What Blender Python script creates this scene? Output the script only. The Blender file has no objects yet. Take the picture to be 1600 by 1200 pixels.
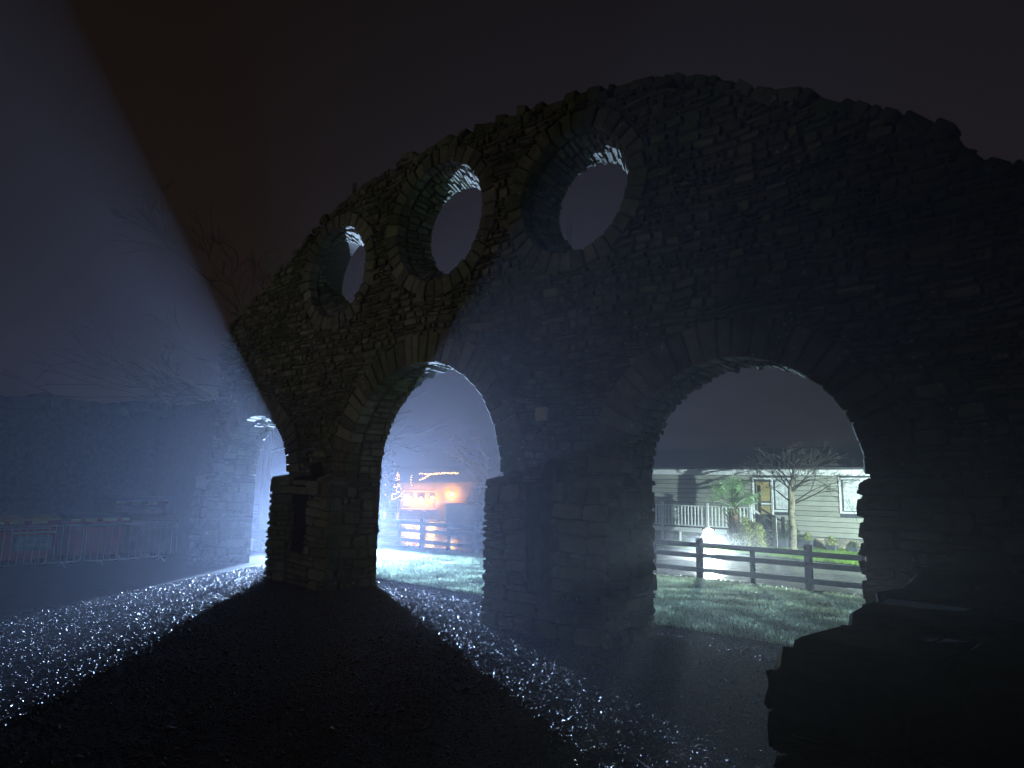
import bpy, math, random
import numpy as np
from mathutils import Vector, Matrix, noise as mnoise

scene = bpy.context.scene
random.seed(7)
rng = np.random.default_rng(11)
H = 1.6

# ------------------------------------------------------------------ camera
cam_d = bpy.data.cameras.new('camera')
cam = bpy.data.objects.new('camera', cam_d)
scene.collection.objects.link(cam)
scene.camera = cam
cam_d.sensor_width = 36
cam_d.lens = 1041.9 / 1600 * 36
cam_d.clip_start = 0.05
cam_d.clip_end = 1000
FW = Vector((-0.64518527, 0.7490622, 0.15047189))
RT = Vector((0.7594419, 0.65029572, 0.01906525))
UP = Vector((0.08357017, -0.12657527, 0.98843044))
cam.matrix_world = Matrix(((RT.x, UP.x, -FW.x, 0), (RT.y, UP.y, -FW.y, 0), (RT.z, UP.z, -FW.z, H), (0, 0, 0, 1)))

# ------------------------------------------------------------------ world
world = bpy.data.worlds.new('World')
scene.world = world
world.use_nodes = True
wn = world.node_tree
wn.nodes.clear()
w_out = wn.nodes.new('ShaderNodeOutputWorld')
w_bg = wn.nodes.new('ShaderNodeBackground')
w_tc = wn.nodes.new('ShaderNodeTexCoord')
w_sep = wn.nodes.new('ShaderNodeSeparateXYZ')
w_ramp = wn.nodes.new('ShaderNodeValToRGB')
w_ramp.color_ramp.elements[0].position = 0.0
w_ramp.color_ramp.elements[0].color = (1.0, 0.64, 0.50, 1)
w_ramp.color_ramp.elements[1].position = 0.75
w_ramp.color_ramp.elements[1].color = (0.34, 0.225, 0.16, 1)
wn.links.new(w_tc.outputs['Generated'], w_sep.inputs[0])
wn.links.new(w_sep.outputs['Z'], w_ramp.inputs[0])
wn.links.new(w_ramp.outputs[0], w_bg.inputs[0])
w_bg.inputs[1].default_value = 0.0145
wn.links.new(w_bg.outputs[0], w_out.inputs[0])

scene.view_settings.view_transform = 'Standard'
scene.view_settings.look = 'None'
scene.view_settings.exposure = 0
scene.view_settings.gamma = 1
scene.view_settings.use_curve_mapping = False
scene.cycles.volume_bounces = 1
scene.cycles.max_bounces = 6
scene.cycles.diffuse_bounces = 2
scene.cycles.glossy_bounces = 3
scene.cycles.transparent_max_bounces = 8
scene.cycles.use_denoising = True
scene.cycles.sample_clamp_indirect = 3
scene.cycles.sample_clamp_direct = 0

# floodlight positions (feet)
FLOOD_A = Vector((-15.1, 10.3, 0))
FLOOD_B = Vector((-7.97, 17.55, 0))
FLOOD_C = Vector((0.60, 16.4, 0))

def spot(name, loc, target, energy, color, size_deg, blend, radius):
    d = bpy.data.lights.new(name, 'SPOT')
    d.energy = energy; d.color = color
    d.spot_size = math.radians(size_deg); d.spot_blend = blend
    d.shadow_soft_size = radius
    o = bpy.data.objects.new(name, d)
    scene.collection.objects.link(o)
    o.location = loc
    o.rotation_euler = (Vector(target) - Vector(loc)).to_track_quat('-Z', 'Y').to_euler()
    return o

AIM_A = Vector((-7.4, 5.7, 2.5)); AIM_B = Vector((0.4, 2.5, -7.4)); AIM_C = Vector((-7.0, 20.2, 1.0))
pa = FLOOD_A + Vector((0, 0, 0.34)); pb = FLOOD_B + Vector((0, 0, 0.42)); pc = FLOOD_C + Vector((0, 0, 0.62))
spot('flood_beam_blue', pa + (AIM_A - pa).normalized() * 0.09, AIM_A, 20000, (0.44, 0.64, 1.0), 86, 0.45, 0.03)
spot('flood_beam_white', pb + (AIM_B - pb).normalized() * 0.09, AIM_B, 3900, (0.84, 1.0, 0.93), 62, 0.3, 0.03)
spot('flood_beam_lawn', pc + (AIM_C - pc).normalized() * 0.09, AIM_C, 7500, (0.78, 1.0, 0.97), 110, 0.6, 0.03)
ADDED_LAMP = Vector((-11.5, -6.5, 4.6))
spot('added_lamp_beam', ADDED_LAMP + Vector((0.12, 0.1, -0.1)), (-8.6, 6.2, 7.6), 480, (1.0, 0.95, 0.76), 84, 0.9, 0.12)  # lamp added out of view for a warm wash on the wall front

# ------------------------------------------------------------------ helpers
COL = scene.collection

def prop(o, label=None, cat=None, group=None, kind=None):
    if label: o['label'] = label
    if cat: o['category'] = cat
    if group: o['group'] = group
    if kind: o['kind'] = kind
    return o

def thing(name, label, cat, loc=(0, 0, 0), group=None):
    o = bpy.data.objects.new(name, None)
    COL.objects.link(o); o.location = loc
    o.empty_display_size = 0.1
    return prop(o, label, cat, group)

def link(name, me, mat, parent=None, smooth=False):
    o = bpy.data.objects.new(name, me)
    COL.objects.link(o)
    if mat and not me.materials: me.materials.append(mat)
    if smooth: me.polygons.foreach_set('use_smooth', [True] * len(me.polygons))
    if parent:
        o.parent = parent
        o.matrix_parent_inverse = Matrix.Translation(-parent.location) if parent.rotation_euler.z == 0 else parent.matrix_basis.inverted()
    return o

class MB:
    def __init__(s): s.v = []; s.f = []; s.t = []; s.tone = 0.5
    def add(s, vs, fs):
        n = len(s.v); s.v += [tuple(p) for p in vs]; s.f += [tuple(i + n for i in f) for f in fs]; s.t += [s.tone] * len(vs)
    def quad(s, a, b, c, d): s.add([a, b, c, d], [(0, 1, 2, 3)])
    def hexa(s, c, ch=0.01):
        """chamfered hexahedron; c = 8 corners (x0y0z0,x1y0z0,x1y1z0,x0y1z0, same for z1)"""
        c = [Vector(p) for p in c]
        faces = [(0, 3, 2, 1), (4, 5, 6, 7), (0, 1, 5, 4), (1, 2, 6, 5), (2, 3, 7, 6), (3, 0, 4, 7)]
        vs = []; idx = {}
        for fi, f in enumerate(faces):
            for k in range(4):
                p = c[f[k]]; a = c[f[k - 1]] - p; b = c[f[(k + 1) % 4]] - p
                la = max(a.length, 1e-6); lb = max(b.length, 1e-6)
                idx[(fi, f[k])] = len(vs)
                vs.append(p + a * (min(ch, la * .4) / la) + b * (min(ch, lb * .4) / lb))
        fs = [tuple(idx[(fi, k)] for k in f) for fi, f in enumerate(faces)]
        for i, f in enumerate(faces):
            for k in range(4):
                a, b = f[k], f[(k + 1) % 4]
                for j in range(i + 1, 6):
                    g = faces[j]
                    if a in g and b in g: fs.append((idx[(i, b)], idx[(i, a)], idx[(j, a)], idx[(j, b)]))
        for q in range(8):
            tri = [idx[(fi, q)] for fi, f in enumerate(faces) if q in f]
            n = (vs[tri[1]] - vs[tri[0]]).cross(vs[tri[2]] - vs[tri[0]])
            ctr = sum(c, Vector()) / 8
            if n.dot(vs[tri[0]] - ctr) < 0: tri.reverse()
            fs.append(tuple(tri))
        s.add(vs, fs)
    def box(s, x0, x1, y0, y1, z0, z1, ch=0.006, M=None):
        c = [Vector(p) for p in ((x0, y0, z0), (x1, y0, z0), (x1, y1, z0), (x0, y1, z0), (x0, y0, z1), (x1, y0, z1), (x1, y1, z1), (x0, y1, z1))]
        if M is not None: c = [M @ p for p in c]
        if ch: s.hexa(c, ch)
        else: s.add(c, [(0, 3, 2, 1), (4, 5, 6, 7), (0, 1, 5, 4), (1, 2, 6, 5), (2, 3, 7, 6), (3, 0, 4, 7)])
    def tube(s, pts, rad, n=6, cap=True):
        pts = [Vector(p) for p in pts]
        if not hasattr(rad, '__len__'): rad = [rad] * len(pts)
        vs = []; fs = []
        up = None
        for i, p in enumerate(pts):
            d = (pts[min(i + 1, len(pts) - 1)] - pts[max(i - 1, 0)])
            d = d.normalized() if d.length > 1e-9 else Vector((0, 0, 1))
            if up is None: up = d.orthogonal().normalized()
            a = (up - d * up.dot(d))
            a = a.normalized() if a.length > 1e-5 else d.orthogonal().normalized()
            up = a; b = d.cross(a)
            for k in range(n):
                t = 2 * math.pi * k / n
                vs.append(p + (a * math.cos(t) + b * math.sin(t)) * rad[i])
        for i in range(len(pts) - 1):
            for k in range(n):
                k2 = (k + 1) % n
                fs.append((i * n + k, i * n + k2, (i + 1) * n + k2, (i + 1) * n + k))
        if cap:
            fs.append(tuple(range(n - 1, -1, -1))); fs.append(tuple(range((len(pts) - 1) * n, len(pts) * n)))
        s.add(vs, fs)
    def lathe(s, cx, cy, prof, n=12):
        vs = []; fs = []
        for r, z in prof:
            for k in range(n):
                t = 2 * math.pi * k / n
                vs.append((cx + r * math.cos(t), cy + r * math.sin(t), z))
        for i in range(len(prof) - 1):
            for k in range(n):
                k2 = (k + 1) % n
                fs.append((i * n + k, i * n + k2, (i + 1) * n + k2, (i + 1) * n + k))
        s.add(vs, fs)
    def mesh(s, name):
        me = bpy.data.meshes.new(name)
        me.from_pydata([tuple(p) for p in s.v], [], s.f)
        at = me.attributes.new('tone', 'FLOAT', 'POINT')
        at.data.foreach_set('value', s.t)
        me.update()
        return me
    def build(s, name, mat, parent=None, smooth=False):
        return link(name, s.mesh(name), mat, parent, smooth)

def np_mesh(name, verts, faces, tone=None):
    """fast mesh; faces all the same size"""
    k = faces.shape[1]
    me = bpy.data.meshes.new(name)
    me.vertices.add(len(verts)); me.vertices.foreach_set('co', verts.astype(np.float32).ravel())
    me.loops.add(faces.size); me.loops.foreach_set('vertex_index', faces.astype(np.int32).ravel())
    me.polygons.add(len(faces)); me.polygons.foreach_set('loop_start', np.arange(0, faces.size, k, dtype=np.int32))
    if tone is not None:
        at = me.attributes.new('tone', 'FLOAT', 'POINT'); at.data.foreach_set('value', tone.astype(np.float32))
    me.update(calc_edges=True)
    return me

def wob(x, z, s=1.0, k=0.0):
    return mnoise.noise(Vector((x * s, z * s, 3.7 + k)))

# ------------------------------------------------------------------ materials
def mat(name, base=(0.3, 0.3, 0.3), rough=0.8, var=0.25, scale=8.0, bump=0.0, bscale=40.0, tone=False, metal=0.0,
        dark=None, spots=None, rough_var=0.0, emit=None, estr=0.0, spec=0.5, coat=0.0, bdist=0.02):
    m = bpy.data.materials.new(name); m.use_nodes = True
    nt = m.node_tree; N = nt.nodes; L = nt.links
    b = N['Principled BSDF']
    b.inputs['Roughness'].default_value = rough; b.inputs['Metallic'].default_value = metal
    b.inputs['Specular IOR Level'].default_value = spec
    b.inputs['Coat Weight'].default_value = coat
    if emit:
        b.inputs['Emission Color'].default_value = (*emit, 1); b.inputs['Emission Strength'].default_value = estr
    tc = N.new('ShaderNodeTexCoord')
    ns = N.new('ShaderNodeTexNoise'); ns.inputs['Scale'].default_value = scale; ns.inputs['Detail'].default_value = 6
    ns.inputs['Roughness'].default_value = 0.65
    L.new(tc.outputs['Object'], ns.inputs['Vector'])
    mx = N.new('ShaderNodeMix'); mx.data_type = 'RGBA'
    d = dark or tuple(c * (1 - 1.6 * var) if var < .6 else c * .1 for c in base)
    li = tuple(min(1, c * (1 + var)) for c in base)
    mx.inputs[6].default_value = (*d, 1); mx.inputs[7].default_value = (*li, 1)
    rp = N.new('ShaderNodeMapRange'); rp.inputs['From Min'].default_value = 0.33; rp.inputs['From Max'].default_value = 0.67
    L.new(ns.outputs['Fac'], rp.inputs['Value'])
    if tone:
        at = N.new('ShaderNodeAttribute'); at.attribute_name = 'tone'
        av = N.new('ShaderNodeMath'); av.operation = 'MULTIPLY_ADD'; av.inputs[1].default_value = 0.45
        L.new(rp.outputs['Result'], av.inputs[0])
        tm = N.new('ShaderNodeMath'); tm.operation = 'MULTIPLY'; tm.inputs[1].default_value = 0.75
        L.new(at.outputs['Fac'], tm.inputs[0]); L.new(tm.outputs[0], av.inputs[2])
        L.new(av.outputs[0], mx.inputs[0])
    else:
        L.new(rp.outputs['Result'], mx.inputs[0])
    col = mx.outputs[2]
    if spots:
        vo = N.new('ShaderNodeTexVoronoi'); vo.inputs['Scale'].default_value = spots[1]
        L.new(tc.outputs['Object'], vo.inputs['Vector'])
        ms = N.new('ShaderNodeMapRange'); ms.inputs['From Min'].default_value = 0.16; ms.inputs['From Max'].default_value = 0.26
        ms.inputs['To Min'].default_value = 1.0; ms.inputs['To Max'].default_value = 0.0
        L.new(vo.outputs['Distance'], ms.inputs['Value'])
        n2 = N.new('ShaderNodeTexNoise'); n2.inputs['Scale'].default_value = 1.7; L.new(tc.outputs['Object'], n2.inputs['Vector'])
        m2 = N.new('ShaderNodeMapRange'); m2.inputs['From Min'].default_value = 0.5; m2.inputs['From Max'].default_value = 0.62
        L.new(n2.outputs['Fac'], m2.inputs['Value'])
        sp = N.new('ShaderNodeSeparateColor'); L.new(vo.outputs['Color'], sp.inputs[0])
        m3 = N.new('ShaderNodeMath'); m3.operation = 'GREATER_THAN'; m3.inputs[1].default_value = 0.6; L.new(sp.outputs[0], m3.inputs[0])
        mu = N.new('ShaderNodeMath'); mu.operation = 'MULTIPLY'; L.new(ms.outputs[0], mu.inputs[0]); L.new(m2.outputs[0], mu.inputs[1])
        mv = N.new('ShaderNodeMath'); mv.operation = 'MULTIPLY'; L.new(mu.outputs[0], mv.inputs[0]); L.new(m3.outputs[0], mv.inputs[1])
        sx = N.new('ShaderNodeMix'); sx.data_type = 'RGBA'; sx.inputs[7].default_value = (*spots[0], 1)
        L.new(mv.outputs[0], sx.inputs[0]); L.new(col, sx.inputs[6]); col = sx.outputs[2]
    L.new(col, b.inputs['Base Color'])
    if rough_var:
        rr = N.new('ShaderNodeTexNoise'); rr.inputs['Scale'].default_value = scale * .35; rr.inputs['Detail'].default_value = 5
        L.new(tc.outputs['Object'], rr.inputs['Vector'])
        rm = N.new('ShaderNodeMapRange'); rm.inputs['From Min'].default_value = 0.35; rm.inputs['From Max'].default_value = 0.65
        rm.inputs['To Min'].default_value = max(0.02, rough - rough_var); rm.inputs['To Max'].default_value = rough + rough_var
        L.new(rr.outputs['Fac'], rm.inputs['Value']); L.new(rm.outputs[0], b.inputs['Roughness'])
    if bump:
        bn = N.new('ShaderNodeTexNoise'); bn.inputs['Scale'].default_value = bscale; bn.inputs['Detail'].default_value = 8
        bn.inputs['Roughness'].default_value = 0.7
        L.new(tc.outputs['Object'], bn.inputs['Vector'])
        bp = N.new('ShaderNodeBump'); bp.inputs['Strength'].default_value = bump; bp.inputs['Distance'].default_value = bdist
        L.new(bn.outputs['Fac'], bp.inputs['Height']); L.new(bp.outputs[0], b.inputs['Normal'])
    return m

M = dict(
    stone=mat('rubble_stone', (0.17, 0.165, 0.135), 0.75, 0.45, 7, 0.9, 22, tone=True, dark=(0.03, 0.03, 0.025), spots=((0.5, 0.5, 0.45), 16), bdist=0.035),
    darkstone=mat('shade_dark_stone', (0.035, 0.035, 0.033), 0.95, 0.4, 7, 0.9, 22, tone=True, spec=0.1, dark=(0.012, 0.012, 0.011), bdist=0.035),  # near-black copy of the rubble stone, the side wall's shade put into its colour
    pale=mat('pale_stone', (0.5, 0.48, 0.42), 0.8, 0.12, 7, 0.5, 30),
    mortar=mat('lime_mortar', (0.085, 0.08, 0.07), 0.95, 0.3, 12, 0.9, 30),
    gravel=mat('wet_gravel', (0.05, 0.05, 0.065), 0.36, 0.7, 14, 0.0, tone=True, dark=(0.02, 0.02, 0.022), spec=0.34),
    gravel_base=mat('gravel_bed', (0.035, 0.033, 0.03), 0.65, 0.4, 25, 0.9, 60),
    asphalt=mat('wet_asphalt', (0.045, 0.046, 0.05), 0.26, 0.3, 1.6, 0.22, 90, rough_var=0.16, bdist=0.01, spec=0.6),
    tarmac=mat('damp_tarmac', (0.04, 0.041, 0.045), 0.7, 0.25, 5, 0.25, 80, spec=0.3, bdist=0.008),
    earth=mat('dark_ground', (0.035, 0.035, 0.035), 0.55, 0.3, 2, 0.5, 40, rough_var=0.1),
    soil=mat('turf_soil', (0.04, 0.05, 0.025), 0.9, 0.3, 9, 0.8, 30),
    grass=mat('frosted_grass', (0.44, 0.56, 0.36), 0.42, 0.5, 1.6, tone=True, dark=(0.035, 0.075, 0.02)),
    grass2=mat('green_grass', (0.20, 0.36, 0.04), 0.55, 0.4, 1.8, tone=True, dark=(0.03, 0.09, 0.01)),
    rail=mat('dark_fence_timber', (0.035, 0.036, 0.038), 0.75, 0.3, 12, 0.4, 60, spec=0.2),
    siding=mat('grey_green_siding', (0.31, 0.32, 0.275), 0.55, 0.14, 3, 0.1, 60, tone=True),
    white=mat('white_paint', (0.72, 0.74, 0.74), 0.45, 0.06, 4, 0.06, 50),
    roof=mat('dark_roof_tile', (0.05, 0.052, 0.055), 0.6, 0.2, 5, 0.2, 30),
    glass=mat('dark_glass', (0.10, 0.12, 0.13), 0.06, 0.25, 2.0, spec=0.9),
    curtain=mat('pale_curtain', (0.55, 0.58, 0.58), 0.9, 0.25, 9),
    yellowcurt=mat('yellow_blind', (0.36, 0.29, 0.12), 0.9, 0.15, 6),
    bark=mat('mottled_bark', (0.20, 0.18, 0.12), 0.85, 0.6, 14, 0.8, 40, dark=(0.04, 0.04, 0.03), spots=((0.4, 0.42, 0.34), 14)),
    twig=mat('dark_twig', (0.035, 0.03, 0.024), 0.8, 0.3, 10),
    farbark=mat('pale_twig', (0.2, 0.18, 0.16), 0.8, 0.3, 10),
    litter=mat('wet_dead_leaf', (0.10, 0.07, 0.04), 0.8, 0.4, 20, tone=True, dark=(0.05, 0.035, 0.02)),
    palm=mat('palm_leaf', (0.34, 0.52, 0.26), 0.4, 0.3, 6, tone=True, dark=(0.03, 0.08, 0.025)),
    palmtrunk=mat('palm_fibre', (0.15, 0.10, 0.06), 0.9, 0.4, 20, 1.0, 35),
    shrub=mat('variegated_leaf', (0.30, 0.32, 0.12), 0.5, 0.5, 9, tone=True, dark=(0.05, 0.09, 0.02)),
    leaf=mat('dark_leaf', (0.07, 0.11, 0.045), 0.6, 0.4, 9, tone=True, dark=(0.02, 0.04, 0.012)),
    planter=mat('slate_planter', (0.05, 0.06, 0.075), 0.5, 0.2, 8),
    terracotta=mat('pale_pot', (0.42, 0.30, 0.24), 0.8, 0.15, 6),
    clad=mat('sandstone_cladding', (0.32, 0.27, 0.18), 0.85, 0.4, 9, 0.7, 30, tone=True, dark=(0.09, 0.085, 0.07)),
    clad_grey=mat('grey_plinth', (0.20, 0.21, 0.20), 0.85, 0.3, 9, 0.6, 30, tone=True, dark=(0.08, 0.085, 0.09)),
    red=mat('red_bin_plastic', (0.62, 0.03, 0.025), 0.5, 0.2, 6),
    yellow=mat('yellow_bin_lid', (0.75, 0.60, 0.06), 0.5, 0.15, 6),
    greybin=mat('grey_green_bin', (0.36, 0.40, 0.30), 0.55, 0.15, 5),
    reflect=mat('pale_yellow_reflector', (0.75, 0.70, 0.22), 0.35, 0.05, 5),
    bluesign=mat('faded_blue_sign', (0.16, 0.30, 0.46), 0.5, 0.3, 9),
    letter=mat('pale_lettering', (0.55, 0.62, 0.68), 0.6, 0.1, 9),
    steel=mat('galvanised_steel', (0.55, 0.57, 0.6), 0.35, 0.15, 20, metal=0.9),
    rubber=mat('black_rubber', (0.02, 0.02, 0.02), 0.7, 0.2, 9),
    black=mat('black_metal', (0.025, 0.025, 0.027), 0.45, 0.2, 9),
    cabin=mat('dark_cabin_boards', (0.10, 0.075, 0.055), 0.7, 0.25, 5, 0.3, 40),
    timber=mat('warm_timber', (0.35, 0.22, 0.12), 0.6, 0.2, 8, 0.2, 40),
    poster=mat('paper_poster', (0.8, 0.78, 0.7), 0.7, 0.06, 30),
    render_wall=mat('dark_render', (0.12, 0.12, 0.13), 0.8, 0.15, 6, 0.3, 40),
    lens=mat('lit_flood_lens', (0.9, 0.9, 0.9), 0.3, 0, 5, emit=(0.85, 1.0, 0.95), estr=130),
    lensA=mat('lit_blue_lens', (0.9, 0.9, 0.9), 0.3, 0, 5, emit=(0.6, 0.8, 1.0), estr=60),
    lantern=mat('orange_lantern_glow', (0.9, 0.6, 0.3), 0.3, 0, 5, emit=(1.0, 0.48, 0.07), estr=110),
    fairy=mat('fairy_bulb', (0.9, 0.7, 0.4), 0.3, 0, 5, emit=(1.0, 0.50, 0.15), estr=9),
    fairy_y=mat('yellow_bulb', (0.9, 0.8, 0.2), 0.3, 0, 5, emit=(1.0, 0.68, 0.04), estr=14),
    addedglow=mat('added_lamp_glow', (0.9, 0.8, 0.6), 0.3, 0, 5, emit=(1.0, 0.8, 0.45), estr=10),
)

def translucent(m, fac, gain=1.0):
    nt = m.node_tree; b = nt.nodes['Principled BSDF']; o = nt.nodes['Material Output']
    t = nt.nodes.new('ShaderNodeBsdfTranslucent'); x = nt.nodes.new('ShaderNodeMixShader'); x.inputs[0].default_value = fac
    nt.links.new(b.inputs['Base Color'].links[0].from_socket, t.inputs['Color'])
    nt.links.new(b.outputs[0], x.inputs[1]); nt.links.new(t.outputs[0], x.inputs[2]); nt.links.new(x.outputs[0], o.inputs['Surface'])
def weather(m, tint, scale=.55, lo=.45, hi=.62):
    nt = m.node_tree; b = nt.nodes['Principled BSDF']; src = b.inputs['Base Color'].links[0].from_socket
    tc = nt.nodes.new('ShaderNodeTexCoord'); n = nt.nodes.new('ShaderNodeTexNoise'); n.inputs['Scale'].default_value = scale; n.inputs['Detail'].default_value = 7
    mr = nt.nodes.new('ShaderNodeMapRange'); mr.inputs['From Min'].default_value = lo; mr.inputs['From Max'].default_value = hi
    x = nt.nodes.new('ShaderNodeMix'); x.data_type = 'RGBA'; x.blend_type = 'MULTIPLY'; x.inputs[7].default_value = (*tint, 1)
    nt.links.new(tc.outputs['Object'], n.inputs['Vector']); nt.links.new(n.outputs['Fac'], mr.inputs['Value']); nt.links.new(mr.outputs[0], x.inputs[0])
    nt.links.new(src, x.inputs[6]); nt.links.new(x.outputs[2], b.inputs['Base Color'])
weather(M['stone'], (0.55, 0.75, 0.38), .8)
weather(M['stone'], (0.5, 0.47, 0.42), .35, .5, .6)
for k_ in ('grass', 'grass2', 'palm', 'shrub', 'leaf'): translucent(M[k_], .5 if 'grass' in k_ else .3)

# ------------------------------------------------------------------ ground
def sheet(name, pts, z, m, label=None):
    me = bpy.data.meshes.new(name)
    me.from_pydata([(x, y, z) for x, y in pts], [], [tuple(range(len(pts)))])
    me.update()
    return prop(link(name, me, m), kind='structure', label=label)

sheet('ground', [(-120, -120), (120, -120), (120, 120), (-120, 120)], 0.0, M['earth'])
sheet('gravel_forecourt', [(-5.0, -6), (3, -6), (3, 7.35), (-2.7, 7.3), (-9.3, 7.30), (-12.3, 7.1)], 0.004, M['gravel_base'])
sheet('road', [(-60, 11.75), (8, 11.75), (8, 14.3), (-4, 16.3), (-9.4, 17.2), (-12.5, 18.6), (-30, 30), (-60, 40)], 0.008, M['asphalt'])
LAWN = [(-13.9, 7.95), (-9.3, 7.30), (-2.7, 7.36), (5, 7.5), (5, 11.35), (-14.9, 11.5), (-14.9, 9.6)]
sheet('lawn', LAWN, 0.012, M['soil'])
VERGE = [(-11.2, 18.1), (-9.4, 17.25), (-4, 16.35), (4, 15.0), (4, 21), (-11.2, 20.2)]
sheet('grass_verge', VERGE, 0.016, M['soil'])
sheet('side_lawn', [(-18, 7.75), (-14.45, 7.75), (-14.2, 8.2), (-14.6, 9.2), (-18, 9.6)], 0.02, M['soil'])

def inside(px, py, poly):
    r = np.zeros(len(px), bool); n = len(poly)
    for i in range(n):
        x1, y1 = poly[i]; x2, y2 = poly[(i + 1) % n]
        c = ((y1 > py) != (y2 > py))
        with np.errstate(divide='ignore', invalid='ignore'):
            xi = (x2 - x1) * (py - y1) / (y2 - y1 + 1e-12) + x1
        r ^= c & (px < xi)
    return r

def scatter(poly, n, near=None):
    xs = [p[0] for p in poly]; ys = [p[1] for p in poly]
    x = rng.uniform(min(xs), max(xs), n); y = rng.uniform(min(ys), max(ys), n)
    k = inside(x, y, poly)
    return x[k], y[k]

def grass_field(name, poly, n, h, w, m, label, z0, lean=0.5):
    x, y = scatter(poly, n)
    # edge thinning with noise
    N = len(x)
    clump = 0.5 + 0.5 * np.sin(x * 3.1 + np.sin(y * 2.3) * 2) * np.sin(y * 4.7 + np.sin(x * 1.9) * 2)
    clump2 = 0.5 + 0.5 * np.sin(x * 9.3 + y * 3.1) * np.sin(y * 13.7 - x * 2.2)
    hh = h * rng.uniform(0.45, 1.1, N) * (0.55 + 0.5 * clump + 0.25 * clump2)
    a = rng.uniform(0, 2 * np.pi, N); ww = w * rng.uniform(.6, 1.3, N)
    dx = np.cos(a) * ww; dy = np.sin(a) * ww
    l = rng.uniform(0, 2 * np.pi, N); ln = hh * rng.uniform(0.1, lean * 1.6, N)
    lx = np.cos(l) * ln; ly = np.sin(l) * ln
    z = np.full(N, z0)
    v = np.stack([np.stack([x - dx, y - dy, z], 1), np.stack([x + dx, y + dy, z], 1),
                  np.stack([x + dx * .6 + lx * .45, y + dy * .6 + ly * .45, z + hh * .62], 1), np.stack([x - dx * .6 + lx * .45, y - dy * .6 + ly * .45, z + hh * .62], 1),
                  np.stack([x + lx, y + ly, z + hh * (1 - .25 * rng.random(N))], 1)], 1).reshape(-1, 3)
    b = np.arange(N) * 5
    f = np.concatenate([np.stack([b, b + 1, b + 2], 1), np.stack([b, b + 2, b + 3], 1), np.stack([b + 3, b + 2, b + 4], 1)])
    tone = np.repeat(np.clip(0.25 + 0.55 * clump * rng.uniform(.5, 1.3, N) + 0.2 * rng.random(N), 0, 1), 5)
    tone[4::5] += .2
    o = link(name, np_mesh(name, v, f, tone), m)
    return prop(o, label, 'grass', kind='stuff')

lawn_near = [p for p in LAWN]
grass_field('grass', LAWN, 250000, 0.060, 0.0042, M['grass'], 'pale dewy grass lawn between the arches and the post and rail fence', 0.012, 0.7)
grass_field('verge_grass', VERGE, 150000, 0.055, 0.006, M['grass2'], 'bright green lit grass verge in front of the mobile home', 0.016)
grass_field('side_grass', [(-18, 7.75), (-14.45, 7.75), (-14.2, 8.2), (-14.6, 9.2), (-18, 9.6)], 9000, 0.05, 0.006, M['grass'], 'small lit patch of grass seen through the left arch', 0.02)

def pebbles(name, x, y, size, z0, m, label):
    N = len(x)
    base = np.array([(1, 0, 0), (0, 1, 0), (-1, 0, 0), (0, -1, 0), (0, 0, 1), (0, 0, -1)], float)
    tri = np.array([(0, 1, 4), (1, 2, 4), (2, 3, 4), (3, 0, 4), (1, 0, 5), (2, 1, 5), (3, 2, 5), (0, 3, 5)])
    v = base[None] * (1 + rng.uniform(-.35, .35, (N, 6, 1))) + rng.uniform(-.25, .25, (N, 6, 3))
    v *= np.stack([rng.uniform(.7, 1.3, N), rng.uniform(.6, 1.1, N), rng.uniform(.35, .75, N)], 1)[:, None]
    # random rotation
    a = rng.uniform(0, 2 * np.pi, N); t = rng.normal(0, .45, N)
    ca, sa, ct, st = np.cos(a), np.sin(a), np.cos(t), np.sin(t)
    X, Y, Z = v[..., 0], v[..., 1], v[..., 2]
    Y2 = Y * ct[:, None] - Z * st[:, None]; Z2 = Y * st[:, None] + Z * ct[:, None]
    X3 = X * ca[:, None] - Y2 * sa[:, None]; Y3 = X * sa[:, None] + Y2 * ca[:, None]
    v = np.stack([X3, Y3, Z2], -1) * size[:, None, None]
    v += np.stack([x, y, z0 + size * .25], 1)[:, None]
    f = (tri[None] + (np.arange(N) * 6)[:, None, None]).reshape(-1, 3)
    tone = np.repeat(rng.beta(1.2, 3, N), 6)
    return prop(link(name, np_mesh(name, v.reshape(-1, 3), f, tone), m), label, 'gravel', kind='stuff')

GP = [(-7.75, -1.0), (0.6, -1.0), (0.6, 7.28), (-2.7, 7.28), (-9.3, 7.28), (-12.3, 7.1)]
sheet('tarmac_yard', [(-16.5, -6), (-5.0, -6), (-12.3, 7.1), (-14.3, 8.2), (-14.6, 9.2), (-16.5, 9.2)], 0.006, M['tarmac'])
gx, gy = scatter(GP, 300000)
az = np.degrees(np.arctan2(gx, gy)); dist = np.hypot(gx, gy)
gx = gx - 0.04 * rng.random(len(gx)); patch = np.sin(gx * 1.7 + 1.3 * np.sin(gy * 1.1)) * np.sin(gy * 2.3 + 1.7 * np.sin(gx * .8)) + .5 * np.sin(gx * 5.1 - gy * 3.3)
keep = (az < 2) & (az > -86) & (dist > 1.1) & (rng.random(len(gx)) < np.clip(1.15 - .55 * np.clip(patch, 0, 1), 0, 1))
gx, gy, dist = gx[keep], gy[keep], dist[keep]
gs = rng.lognormal(math.log(0.0062), 0.5, len(gx)).clip(0.003, 0.034)
pebbles('gravel', gx, gy, gs, 0.004, M['gravel'], 'wet gravel forecourt sparkling in the backlight before the arches')
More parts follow.
